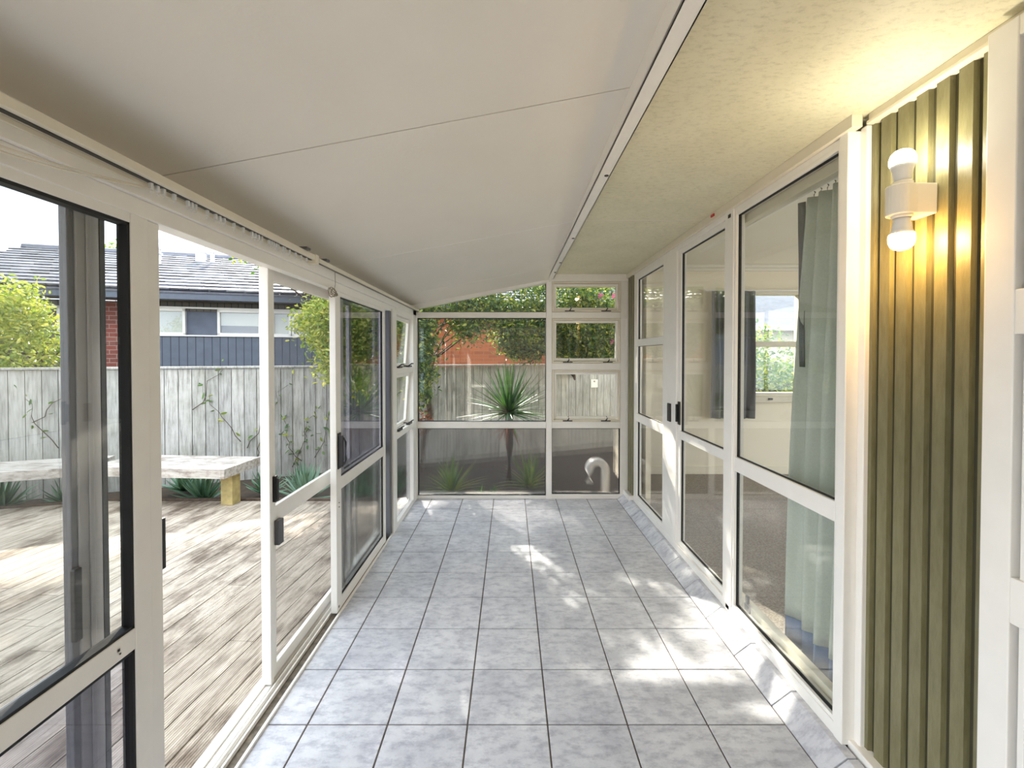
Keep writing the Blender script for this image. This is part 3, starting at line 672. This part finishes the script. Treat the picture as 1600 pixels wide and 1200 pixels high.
curtain(r, 'y', 1.43, 1.72, 2.18, .05, 2.25, 5, .045, ('sage_cloth', 'blue_hem'), hem=.14, seed=2, lean=.12)
m = MB(); vs = []
for j in range(21):
    v = j / 20; z = 1.45 + .79 * v
    for i in range(5):
        u = i / 4; vs.append((1.40 + .012 * math.sin(6 * u + 2 * v), 2.175 + .05 * u * v, z))
m.add(vs, [(j * 5 + i, j * 5 + i + 1, (j + 1) * 5 + i + 1, (j + 1) * 5 + i) for j in range(20) for i in range(4)])
o = build('lining_edge', m, 'grey_cloth', r, smooth=True, label='dark blue grey lining edge'); sd = o.modifiers.new('thickness', 'SOLIDIFY'); sd.thickness = .003
for k in range(10):
    y = 1.74 + k * .045
    m = MB(); m.tube([(1.43, y, 2.245), (1.43, y, 2.262), (1.43 + .006, y, 2.272), (1.43, y, 2.28)], .0025, 6); build('hook', m, 'grey_metal', r)
build('curtain_rail', boxes((1.42, 1.44, 1.71, 3.4, 2.278, 2.298)), 'white_paint', base=(1.43, 2.6, 2.28), bevel=.002, label='white curtain rail inside above the fixed glass light', cat='curtain rail')
r = root('curtain', (2.75, 5.52, .74), 'short charcoal grey curtain drawn left of the carpeted room window', 'curtain')
curtain(r, 'x', 5.55, 2.46, 3.0, .74, 2.30, 5, .03, ('grey_cloth', 'grey_cloth'), hem=.1, seed=5)
build('curtain_rail', boxes((2.40, 3.9, 5.60, 5.62, 2.305, 2.325)), 'white_paint', base=(3.1, 5.6, 2.3), bevel=.002, label='white curtain rail over the carpeted room window', cat='curtain rail')

# near end of the sunroom behind the camera: a glazed end like the far one
m = boxes((-1.06, -.97, NEAR - .05, NEAR, 0, 2.1), (.1, .17, NEAR - .05, NEAR, 0, 2.3), (1.15, 1.3, NEAR - .05, NEAR, 0, 2.35), (-.97, 1.15, NEAR - .05, NEAR, 0, .05), (-.97, 1.15, NEAR - .05, NEAR, .74, .81), (-.97, 1.15, NEAR - .05, NEAR, 1.96, 2.02))
build('wall_near', m, 'white_paint', base=(0, NEAR, 0), bevel=.003, label='white glazed end frame behind the camera', cat='wall', kind=ST)

# ------------------------------------------------------------------ OUTSIDE: ground, deck, fence
build('ground', boxes((-30, 30, -12, 60, GZ - .1, GZ)), 'soil', base=(0, 8, GZ), label='dark garden soil around the deck and below the fence', cat='ground', kind=ST)
m = boxes((-1.2, 1.4, YF + .06, YF + .42, GZ, -.06)); build('trim_8', m, 'concrete', base=(0, 5, -.1), bevel=.008, label='pale concrete kerb just outside the far wall', cat='kerb', kind=ST)
dy = math.radians(4.4)
def deckT(a, b, z):      # a across the boards, b along them
    return (-1.17 + a * math.cos(dy) + b * math.sin(dy), a * -math.sin(dy) + b * math.cos(dy), z)
m = MB(); random.seed(5)
k = 0
def clip_poly(poly, f):
    out = []
    for i in range(len(poly)):
        p, q = poly[i], poly[(i + 1) % len(poly)]; fp, fq = f(p), f(q)
        if fp >= 0: out.append(p)
        if fp * fq < 0: t = fp / (fp - fq); out.append((p[0] + (q[0] - p[0]) * t, p[1] + (q[1] - p[1]) * t))
    return out
cs, sn = math.cos(dy), math.sin(dy)
for i in range(-60, 4):
    a0, a1 = i * .145, i * .145 + .139
    cuts = [-3.5, random.uniform(-1, 1), random.uniform(2.2, 4.2), 6.5]
    for b0, b1 in zip(cuts[:-1], cuts[1:]):
        # local deck frame: x' = a, y' = b ; clip to the deck outline in world
        poly = [(a0, b0 + .002), (a1, b0 + .002), (a1, b1 - .002), (a0, b1 - .002)]
        wx = lambda p: -1.17 + p[0] * cs + p[1] * sn
        wy = lambda p: -p[0] * sn + p[1] * cs
        for f in (lambda p: -1.162 - wx(p), lambda p: 4.93 - wy(p), lambda p: 4.93 + .30 * (wx(p) + 4.4) - wy(p) if True else 1, lambda p: wx(p) + 8.5):
            if len(poly) < 3: break
            poly = clip_poly(poly, f)
        if len(poly) < 3: continue
        m.prism([(p[0], p[1]) for p in poly], 'z', -.022, 0)
o = build('deck', m, 'deck_board', label='weathered grooved timber deck beyond the open left doors', cat='deck', kind=ST)
o.location = (-1.17, 0, DZ); o.rotation_euler = (0, 0, -dy)
build('deck_frame', boxes((-8.4, -1.17, -3, 4.55, GZ, DZ - .03)), 'bark', base=(-4, 1, GZ), label='dark timber substructure under the deck', cat='deck frame', kind=ST)
# edging board of planter
m = MB(); 
for (p, q) in (((-1.2, 4.95), (-4.4, 4.95)), ((-4.4, 4.95), (-8.5, 3.72))):
    dx, dy_ = q[0] - p[0], q[1] - p[1]; L = math.hypot(dx, dy_); ux, uy = dx / L, dy_ / L
    m.box(0, L, -.04, 0, GZ, DZ + .02, T=lambda a, b, z: (p[0] + ux * a - uy * b, p[1] + uy * a + ux * b, z))
build('planter_edge', m, 'bark', base=(-4, 4.9, GZ), bevel=.004, label='dark timber edging board between deck and planting bed', cat='edging', kind=ST)

# fence: one oblique run of palings
fa = math.radians(22.7); FC, FSn = math.cos(fa), math.sin(fa); F0 = (0, 7.84)
def fT(a, b, z): return (F0[0] + a * FC - b * FSn, F0[1] + a * FSn + b * FC, z)    # a along, b away from us
fence = root('fence', fT(0, 0, GZ), 'long weathered grey timber paling fence around the garden', 'fence')
random.seed(11)
m = MB(); a = -11.0
while a < 9:
    w_ = .1445; dz = random.uniform(-.004, .004); m.box(a, a + w_, 0, .018, GZ, 1.335 + dz, T=fT); a += .152
p_ = build('palings', m, 'fence_paling', fence)
build('backing_rail', MB().box(-11, 9, .02, .065, 1.1, 1.19, T=fT).box(-11, 9, .02, .065, .1, .19, T=fT).box(-11, 9, .022, .026, GZ, 1.3, T=fT), 'bark', fence)
build('cap_rail', MB().box(-11, 9, -.03, .06, 1.34, 1.368, T=fT), 'fence_paling', fence, bevel=.003)
# small white card on the fence
cp = (.92 + .0, 0)
a_c = 1.525 * 1.0
xw = (928 - 797) / 708.0; t_ = 7.84 / (1 - xw * math.tan(fa)); a_c = (xw * t_) / FC
m = MB().box(a_c - .075, a_c + .075, -.012, -.002, .92, 1.07, T=fT); m.v  # card
o = build('notice_card', m, 'card', base=fT(a_c, -.01, .92), label='small white card fixed to the fence beyond the far awning window', cat='card')
BASE['card_mark'] = BASE[o.name]
m = MB().box(a_c - .02, a_c + .015, -.014, -.012, 1.02, 1.05, T=fT); build('printed_mark', m, 'pale_bark', o, label='small brown printed mark')

# bench on the deck
def seg_box(m, p, q, inner, outer, z0, z1, ext=0):
    dx, dy_ = q[0] - p[0], q[1] - p[1]; L = math.hypot(dx, dy_); ux, uy = dx / L, dy_ / L
    m.box(-ext, L + ext, inner, outer, z0, z1, T=lambda a, b, z: (p[0] + ux * a - uy * b, p[1] + uy * a + ux * b, z))
bench = root('bench', (-3.6, 4.9, DZ), 'long weathered timber bench angled along the far side of the deck', 'bench')
A_, B_, C_ = (-2.96, 4.645), (-4.45, 4.76), (-7.6, 3.62)
m = MB()
for k in range(4): 
    seg_box(m, B_, A_, .01 + k * .145, .148 + k * .145, .305, .342); seg_box(m, C_, B_, .01 + k * .145, .148 + k * .145, .305, .342)
build('seat_boards', m, 'bench_timber', bench, bevel=.003)
m = MB(); seg_box(m, B_, A_, -.025, .01, .245, .345); seg_box(m, C_, B_, -.025, .01, .245, .345); build('front_rail', m, 'bench_timber', bench, bevel=.003)
m = MB(); dx, dy_ = (A_[0] - B_[0]), (A_[1] - B_[1]); L = math.hypot(dx, dy_); ux, uy = dx / L, dy_ / L
m.box(L, L + .035, -.025, .595, .245, .345, T=lambda a, b, z: (B_[0] + ux * a - uy * b, B_[1] + uy * a + ux * b, z)); build('end_rail', m, 'bench_timber', bench, bevel=.003)
for (pp, uu, ll) in ((B_, (ux, uy), (L - .13, .35)), ):
    for a in ll:
        m = MB().box(a, a + .13, .14, .27, DZ, .305, T=lambda a_, b, z: (pp[0] + uu[0] * a_ - uu[1] * b, pp[1] + uu[1] * a_ + uu[0] * b, z)); build('leg', m, 'pine_post', bench, bevel=.004, label='square yellow pine post')
for a in (1.0,):
    dx2, dy2 = B_[0] - C_[0], B_[1] - C_[1]; L2 = math.hypot(dx2, dy2); u2 = (dx2 / L2, dy2 / L2)
    m = MB().box(a, a + .13, .14, .27, DZ, .305, T=lambda a_, b, z: (C_[0] + u2[0] * a_ - u2[1] * b, C_[1] + u2[1] * a_ + u2[0] * b, z)); build('leg', m, 'pine_post', bench, bevel=.004, label='square yellow pine post')

# unseen shed added to darken window reflections; unseen yard added to bounce light
sh = root('added_shed', (.3, -5, GZ), 'unseen dark boarded shed added behind the sunroom to darken window reflections', 'shed')
build('walls', boxes((-2.6, 3.2, -6.5, -4.2, GZ, 2.6)), 'brown_batten', sh)
build('roof', MB().prism([(-6.8, 2.6), (-3.9, 2.6), (-5.3, 3.5)], 'x', -2.9, 3.5), 'grey_metal', sh)
build('door', boxes((-2.35, -1.95, -4.2, -4.15, GZ, 2.0)), 'white_paint', sh, bevel=.004)  # added to show as a white strip reflected in the picture window
build('bounce_yard', boxes((5.75, 14, -6, 6.4, GZ, -.1)), 'concrete', base=(9, 0, GZ), label='unseen pale concrete yard added to bounce light into the carpeted room', cat='paving', kind=ST)

# ------------------------------------------------------------------ NEIGHBOUR HOUSE
ha = math.radians(16.6); HC, HS = math.cos(ha), math.sin(ha)
def place_house(o): o.location = (0, 11.5, 0); o.rotation_euler = (0, 0, ha)
def hpart(name, mb, mat, parent, bevel=0, **kw):
    o = build(name, mb, mat, None, bevel=bevel, **kw); o.parent = parent; BASE[o.name] = Vector((0, 0, 0)); return o
house = root('neighbour_house', (0, 11.5, 0), 'low neighbouring house with slate blue boards, brick and grey tiled roof', 'house'); house.rotation_euler = (0, 0, ha)
BASE[house.name] = Vector((0, 0, 0))
# local x along the facade, y away, z up. pixel helper: x_local for a ray through the picture column
def hx(px):
    u = (px - 797) / 708.0; y = 11.5 / (1 - u * math.tan(ha)); return (u * y) / HC
X_b0, X_b1 = hx(-60), hx(160)
hpart('brick_wall', MB().box(hx(155), hx(193), 0, .1, GZ, 2.62), 'red_brick', house)
hpart('brick_wall', MB().box(hx(660), hx(1000), -.1, .1, GZ, 2.62), 'orange_brick', house, label='orange brick end of the house')
hpart('weatherboards', MB().box(hx(193), hx(660), 0, .1, GZ, 1.95), 'blue_weatherboard', house, label='slate blue vertical boards')
hpart('weatherboards', MB().box(hx(-200), hx(155), .02, .12, GZ, 2.62), 'brown_batten', house, label='brown grey boards')
hpart('upper_boards', MB().box(hx(193), hx(660), .03, .1, 2.45, 2.66), 'brown_batten', house)
hpart('wall_panel', MB().box(hx(193), hx(660), .06, .1, 1.95, 2.45), 'slate_panel', house)
hpart('eave_soffit', MB().box(hx(-200), hx(1000), -.55, .1, 2.64, 2.67), 'brown_batten', house)
hpart('fascia_gutter', MB().box(hx(-200), hx(1000), -.62, -.55, 2.62, 2.80), 'fascia_blue', house, bevel=.01)
for i, (a, b) in enumerate(((212, 290), (340, 408), (425, 455), (456, 500), (30, 95))):
    x0, x1 = hx(a), hx(b)
    f = hpart('window', MB().box(x0, x0 + .05, -.02, .08, 1.95, 2.5).box(x1 - .05, x1, -.02, .08, 1.95, 2.5).box(x0, x1, -.02, .08, 1.95, 2.0).box(x0, x1, -.02, .08, 2.44, 2.5), 'white_paint', house, bevel=.004)
    hpart('pane', MB().box(x0 + .05, x1 - .05, .02, .03, 2.0, 2.44), 'clear_glass', f)
    hpart('blind', MB().box(x0 + .05, x1 - .05, .05, .055, 2.0 + (.0 if i != 1 else .16), 2.44), 'white_blind', f)
hpart('window_sill_band', MB().box(hx(193), hx(660), -.04, .02, 1.925, 1.95), 'white_paint', house)
hpart('window_head_band', MB().box(hx(193), hx(660), -.04, .02, 2.50, 2.535), 'white_paint', house)
# tiled roof
random.seed(9); m = MB(); rp = math.radians(19); x_lo, x_hi = hx(-200), hx(1000)
L_r = 4.6; m.box(x_lo, x_hi, 0, L_r, -.06, -.02, T=lambda x, s, z: (x, -.66 + s * math.cos(rp) - z * math.sin(rp), 2.80 + s * math.sin(rp) + z * math.cos(rp)))
row = 0; s = 0
while s < L_r - .1:
    x = x_lo + (row % 2) * .16
    while x < x_hi:
        m.box(x, x + .31, s, s + .40, 0, .035, T=lambda x_, s_, z, s0=s: (x_, -.66 + s_ * math.cos(rp) - (z + .035 * (1 - (s_ - s0) / .4)) * math.sin(rp), 2.79 + s_ * math.sin(rp) + (z - .02 + .035 * (1 - (s_ - s0) / .4)) * math.cos(rp)))
        x += .32
    s += .34; row += 1
hpart('roof', m, 'roof_tile', house)
zr = 2.80 + L_r * math.sin(rp); yr = -.66 + L_r * math.cos(rp)
hpart('ridge', MB().tube([(x_lo, yr, zr), (x_hi, yr, zr)], .10, 8), 'roof_tile', house)
for (px, s, h_, w_) in ((300, 3.3, .34, .2), (318, 2.7, .30, .16), (362, 3.6, .26, .2), (388, 3.4, .3, .08), (690, 3.2, .3, .2)):
    xx = hx(px) * 1.25; zz = 2.8 + s * math.sin(rp); yy = -.66 + s * math.cos(rp)
    hpart('roof_vent', MB().box(xx, xx + w_, yy, yy + w_, zz - .1, zz + h_).box(xx - .03, xx + w_ + .03, yy - .03, yy + w_ + .03, zz + h_, zz + h_ + .04), 'white_plastic', house, bevel=.004)

# second house seen through the carpeted room window
h2 = root('distant_house', (9, 17, 0), 'distant house roof seen through the carpeted room window', 'house')
m = MB(); x0, x1, y0, y1 = 5.0, 14, 15, 22
m.add([(x0, y0, 2.5), (x1, y0, 2.5), (x1, y1, 2.5), (x0, y1, 2.5), (x0 + 3.4, 18.5, 4.0), (x1 - 1, 18.5, 4.0)], [(0, 1, 5, 4), (1, 2, 5), (2, 3, 4, 5), (3, 0, 4), (3, 2, 1, 0)])
build('roof', m, 'roof_tile', h2); build('wall', boxes((x0 + .5, x1 - .5, y0 + .5, y1 - .5, GZ, 2.5)), 'cream_paint', h2)
build('gutter', boxes((x0 - .05, x1, y0 - .1, y0, 2.36, 2.54)), 'white_paint', h2)

# ------------------------------------------------------------------ PLANTS
def leaf_mesh(centers, size, rng, elong=2.4, droop=.3):
    n = len(centers); c = np.asarray(centers)
    d = rng.normal(size=(n, 3)); d[:, 2] = d[:, 2] * .7 - droop; d /= np.linalg.norm(d, axis=1)[:, None]
    r = rng.normal(size=(n, 3)); s = np.cross(d, r); s /= np.linalg.norm(s, axis=1)[:, None]; nn = np.cross(d, s)
    L = (size * rng.uniform(.6, 1.25, n))[:, None]; W_ = L / elong
    v = np.stack([c, c + d * L * .35 + s * W_ * .5 + nn * L * .08, c + d * L * .75 + s * W_ * .36 + nn * L * .06, c + d * L,
                  c + d * L * .75 - s * W_ * .36 + nn * L * .06, c + d * L * .35 - s * W_ * .5 + nn * L * .08], 1).reshape(-1, 3)
    b = (np.arange(n) * 6)[:, None]
    f = np.concatenate([b + np.array([[0, 1, 2, 3]]), b + np.array([[0, 3, 4, 5]])], 1).reshape(-1, 4)
    m = MB(); m.v = v.tolist(); m.f = f.tolist(); m.mi = [0] * len(m.f); return m
def clumps(blobs, rng, per, spread):
    """blobs: (cx,cy,cz,rx,ry,rz,count) -> leaf centres gathered in twigs"""
    out = []; twigs = []
    for (cx, cy, cz, rx, ry, rz, cnt) in blobs:
        k = rng.normal(size=(cnt, 3)); k /= np.linalg.norm(k, axis=1)[:, None]; k *= (rng.uniform(.25, 1, cnt) ** .45)[:, None]
        tc_ = k * np.array([rx, ry, rz]) + np.array([cx, cy, cz]); twigs.append(tc_)
        for t in tc_:
            out.append(t + rng.normal(size=(per, 3)) * spread)
    return np.concatenate(out), np.concatenate(twigs)
def tree(name, base, trunk_top, blobs, leaf, mat, label, cat='tree', per=16, spread=.07, seed=1, trunk_r=.05, group=None, nbranch=14, bark='bark'):
    rng = np.random.default_rng(seed); r = root(name, base, label, cat, group)
    c, tw = clumps(blobs, rng, per, spread)
    f = build('foliage', leaf_mesh(c, leaf, rng), mat, r)
    m = MB(); b, t = Vector(base), Vector(trunk_top)
    m.tube([b, b.lerp(t, .35) + Vector((.04, .02, 0)), b.lerp(t, .7) + Vector((-.03, .02, 0)), t], [trunk_r, trunk_r * .85, trunk_r * .7, trunk_r * .5], 10)
    build('trunk', m, bark, r, smooth=True)
    m = MB(); pick = rng.choice(len(tw), min(nbranch * 3, len(tw)), replace=False)
    for i in pick:
        q = Vector(tw[i]); s0 = b.lerp(t, rng.uniform(.55, 1)); mid = s0.lerp(q, .5) + Vector(rng.normal(size=3) * .06)
        m.tube([s0, mid, q], [trunk_r * .3, trunk_r * .18, .004], 6)
    build('branches', m, bark, r, smooth=True); return r
# big tree over the fence beyond the far wall
tree('garden_tree', (1.25, 8.75, GZ), (1.1, 8.0, 2.2), [(.22, 6.6, 1.90, .46, .3, .42, 300), (-.45, 6.5, 2.12, .30, .2, .2, 70), (1.15, 6.7, 1.85, .62, .35, .50, 420), (.4, 6.7, 2.40, 1.1, .35, .35, 210), (1.5, 6.9, 2.5, .6, .4, .5, 80), (.2, 7.2, 3.1, 1.5, .6, .4, 35)],
     .062, 'leaf_dark', 'leafy green tree arching over the fence behind the far awning windows', per=22, spread=.07, seed=1)
tree('garden_tree', (-1.35, 7.45, GZ), (-1.3, 6.9, 2.1), [(-1.22, 6.0, 1.95, .22, .4, .55, 190), (-.95, 6.35, 2.42, .6, .4, .35, 130), (-1.17, 5.8, 1.25, .15, .2, .36, 75), (-1.75, 6.1, 1.95, .4, .3, .6, 220), (-.62, 6.45, 2.0, .22, .3, .28, 60), (-1.2, 6.6, 3.0, .9, .6, .4, 30)],
     .062, 'leaf_dark', 'dark leafy tree hanging down at the left of the far picture window', per=22, spread=.07, seed=2)
tree('garden_tree', (-2.75, 6.95, GZ), (-2.5, 6.4, 1.9), [(-2.42, 5.95, 1.95, .36, .3, .40, 170), (-2.25, 5.95, 1.5, .28, .25, .38, 130), (-2.0, 5.95, 2.1, .4, .35, .5, 120), (-2.12, 6.0, 1.15, .14, .14, .22, 24), (-1.88, 6.05, 1.6, .24, .25, .55, 120)],
     .06, 'leaf_yellow', 'sunlit yellow green tree leaning over the fence behind the screen door', per=20, spread=.065, seed=3)
tree('shade_tree', (-3.3, 9.2, GZ), (-3.4, 8.8, 4.0), [(-5.2, 8.6, 4.2, 1.3, .6, .33, 110), (-4.2, 8.5, 3.55, .9, .4, .16, 90), (-3.6, 8.5, 3.55, 1.0, .5, .3, 60), (-4.7, 8.6, 4.75, 1.7, .8, .85, 250), (-3.0, 8.4, 4.25, 1.2, .8, .75, 190), (-6.4, 8.5, 5.3, 1.3, .8, .95, 140), (-1.6, 8.4, 4.5, .9, .6, .45, 25), (-4.4, 8.7, 5.9, 1.5, .8, .6, 90)],
     .12, 'leaf_mid', 'tall tree added beyond the fence, crown out of view, to shade the deck', per=18, spread=.13, seed=14, trunk_r=.07)  # added for its shade on the deck; crown stays out of view
tree('garden_shrub', (-7.2, 6.9, GZ), (-7.1, 6.9, 1.6), [(-6.9, 6.2, 2.05, .55, .45, .45, 130), (-7.5, 6.1, 1.7, .6, .5, .5, 120), (-6.4, 6.2, 1.6, .3, .3, .35, 40), (-6.9, 5.9, 1.35, .6, .3, .2, 60)],
     .075, 'leaf_yellow', 'yellow green shrub rising above the fence at the left', 'shrub', per=22, spread=.09, seed=4)
tree('garden_shrub', (4.2, 8.0, GZ), (4.2, 8.0, 1.0), [(4.0, 7.8, .9, .9, .6, .75, 260), (5.4, 8, .9, .8, .6, .7, 150), (4.6, 9.2, 1.7, 1.4, .4, .35, 90)],
     .09, 'leaf_mid', 'bushy green shrub seen through the carpeted room window', 'shrub', per=16, spread=.09, seed=5)
tree('bare_tree', (8.0, 24, GZ), (8.0, 24, 4.2), [(8.0, 24, 4.6, 1.6, .8, 1.3, 60)], .10, 'leaf_pale', 'bare twiggy tree beyond the distant roof', per=4, spread=.12, seed=6, nbranch=20, bark='pale_bark')
tree('distant_tree', (-15, 17.5, GZ), (-15, 17.5, 4.6), [(-15, 17.5, 5.3, .5, .5, .6, 50)], .14, 'leaf_mid', 'small tree top showing above the neighbouring roof', per=12, spread=.14, seed=7)
tree('hedge_tree', (3.2, 11.5, GZ), (3.2, 11, 2.5), [(2.6, 10.6, 2.4, 1.4, .5, 1.5, 160)], .15, 'leaf_dark', 'dark tall tree behind the fence past the far right corner', per=18, spread=.13, seed=8)
# flowers on the tree
for n, (x, y, z) in enumerate(((1.47, 6.45, 2.36), (1.44, 6.42, 1.71), (1.27, 6.42, 2.36))):
    m = MB()
    for k in range(9):
        t = k * 2.4; rr = .008 + .0035 * k; c = Vector((x + rr * math.cos(t), y, z + rr * math.sin(t)))
        m.lathe([(.003, -.008), (.015, -.004), (.018, .003), (.008, .008)], c, 10)
    build('flower', m, 'pink_petal', base=(x, y, z), smooth=True, label=('pink flower high in the tree behind the top awning window', 'pink flower lower down behind the middle awning window', 'pink flower left of the high one in the tree')[n], cat='flower', group='pink flowers in the tree')

def blades(c, n, L, w_, rng, el=(10, 85), droop=.35, seg=6, fold=.25):
    m = MB()
    for i in range(n):
        az = i * 2.39996 + rng.uniform(-.2, .2); e = math.radians(el[0] + (el[1] - el[0]) * (i / max(1, n - 1)) + rng.uniform(-6, 6)); l_ = L * rng.uniform(.75, 1.1)
        p = Vector(c); d = Vector((math.cos(az) * math.cos(e), math.sin(az) * math.cos(e), math.sin(e))); side = Vector((-math.sin(az), math.cos(az), 0)); vs = []
        for k in range(seg + 1):
            t = k / seg; ww = w_ * (1 - t) ** .7 * (.6 + .4 * min(1, t * 4 + .3)) if k < seg else .0008
            nrm = side.cross(d); vs += [p + side * ww / 2 + nrm * ww * fold, p, p - side * ww / 2 + nrm * ww * fold]
            d = (d + Vector((0, 0, -droop / seg)) * math.cos(e)).normalized(); p = p + d * l_ / seg
        m.add(vs, [(k * 3 + q, k * 3 + q + 1, k * 3 + q + 4, k * 3 + q + 3) for k in range(seg) for q in (0, 1)])
    return m
rng = np.random.default_rng(12)
yb = (-.02, 6.05, GZ); y = root('yucca', yb, 'tall spiky green yucca in front of the fence beyond the picture window', 'plant')
build('trunk', MB().tube([(-.02, 6.05, GZ), (-.01, 6.05, .3), (-.02, 6.05, .78)], [.06, .05, .055], 12), 'bark', y, smooth=True)
build('leaves', blades((-.02, 6.05, .76), 110, .70, .046, rng, (-12, 86), .22), 'leaf_blade', y)
build('dead_leaves', blades((-.02, 6.05, .62), 16, .4, .03, rng, (-60, -20), .3), 'dry_leaf', y, label='dry brown leaves under crown')
# small green weed and leafy plants just outside the reeded panes
for (x, yy, L, n, lab) in ((-.35, 5.28, .14, 14, 'small green weed by the kerb outside the reeded pane'), (-.2, 5.35, .12, 12, 'smaller green weed right of the first by the kerb')):
    build('weed', blades((x, yy, GZ + .1), n, L, .03, rng, (10, 80), .5), 'leaf_blade', base=(x, yy, GZ), label=lab, cat='plant', group='weeds by the kerb')
for (x, yy, s_, lab) in ((-.75, 5.75, .5, 'leafy clump seen blurred through the left of the reeded pane'), (.25, 6.0, .5, 'leafy clump seen blurred near the yucca base')):
    r_ = root('garden_plant', (x, yy, GZ), lab, 'plant', 'clumps in the far bed'); build('leaves', blades((x, yy, GZ), 34, s_, .06, rng, (5, 80), .6), 'leaf_mid', r_)
m = MB()
for k in range(5):
    z0 = .52 + .03 * k; m.tube([(-1.16, 5.9, GZ + .2), (-1.16 + .02 * k, 5.9, z0), (-1.20 + .05 * k, 5.88, z0 + .12 + .03 * (k % 2))], [.008, .006, .003], 6)
r_ = root('dead_shrub', (-1.16, 5.9, GZ), 'dry brown twiggy shrub at the lower left of the picture window', 'plant'); build('stems', m, 'bark', r_)
build('dry_leaves', leaf_mesh(np.random.default_rng(4).normal(size=(70, 3)) * [.05, .04, .07] + [-1.14, 5.88, .68], .07, np.random.default_rng(5)), 'dry_leaf', r_)
# aloes along the fence bed
spots = [(-4.05, 5.62, .30), (-3.55, 5.22, .40), (-3.0, 5.52, .30), (-2.75, 5.95, .26), (-2.4, 5.3, .42), (-6.2, 4.75, .42), (-5.6, 4.95, .4), (-5.0, 5.1, .3), (-1.75, 5.2, .28), (-1.45, 5.65, .30)]
labs = ['spiky aloe under the bench at its middle', 'large spiky aloe just left of the bench end post', 'small aloe tucked behind the bench end post', 'spiky aloe just right of the bench end', 'broad aloe behind the screen door mid rail', 'leftmost low aloe beyond the near glass door', 'second aloe from the left behind the bench', 'small aloe behind the bend of the bench', 'aloe left of the far sliding door', 'aloe close to the far sliding door']
for (x, yy, L), lab in zip(spots, labs):
    r_ = root('aloe', (x, yy, GZ + .06), lab, 'plant', 'aloes along the fence bed'); build('leaves', blades((x, yy, GZ + .06), 36, L, .07, rng, (8, 78), -.1, fold=.35), 'leaf_aloe', r_)
# creeper twigs on the fence
def ray_fence(px, py):
    u = (px - 797) / 708.0; y = 7.84 / (1 - u * math.tan(fa)); return (u * y / FC, H - (py - 557) / 708.0 * y)
cr = root('creeper', fT(-5, -.03, GZ), 'thin bare creeper stems with a few leaves climbing the fence', 'plant')
random.seed(21); m = MB(); lc = []
for (sx_, sy_, n, up) in ((385, 700, 9, 1), (375, 690, 8, -1), (400, 720, 9, .3), (455, 730, 10, .5), (470, 720, 9, -.3), (300, 640, 7, 1.2), (490, 715, 8, .2), (50, 660, 8, 1), (90, 700, 8, -.5)):
    a, z = ray_fence(sx_, sy_); pts = []
    for k in range(n):
        pts.append(fT(a, -.02 - .01 * (k % 2), z)); a += random.uniform(.0, .12) * up + random.uniform(-.05, .05); z += random.uniform(.05, .13)
        if random.random() < .8:
            for _ in range(3 if sx_ > 440 else 1): lc.append(Vector(fT(a + random.uniform(-.06, .06), -.04, z + random.uniform(-.05, .05))))
    m.tube(pts, [.0045 * (1 - k / (n + 2)) + .0008 for k in range(n)], 6)
build('stems', m, 'bark', cr, smooth=True)
build('leaves', leaf_mesh(np.array([list(v) for v in lc]), .085, np.random.default_rng(3)), 'leaf_mid', cr)
# white bent pipe outside the far right lower pane
m = MB(); pts = [(1.02 + .095 * math.cos(t), 5.30, .17 + .095 * math.sin(t)) for t in [math.radians(a) for a in range(0, 181, 15)]]
m.tube([(1.115, 5.30, GZ)] + pts + [(.925, 5.30, .02)], .045, 16)
build('drain_pipe', m, 'white_plastic', base=(1.05, 5.3, GZ), smooth=True, label='white plastic hooked pipe outside the small reeded pane', cat='pipe')
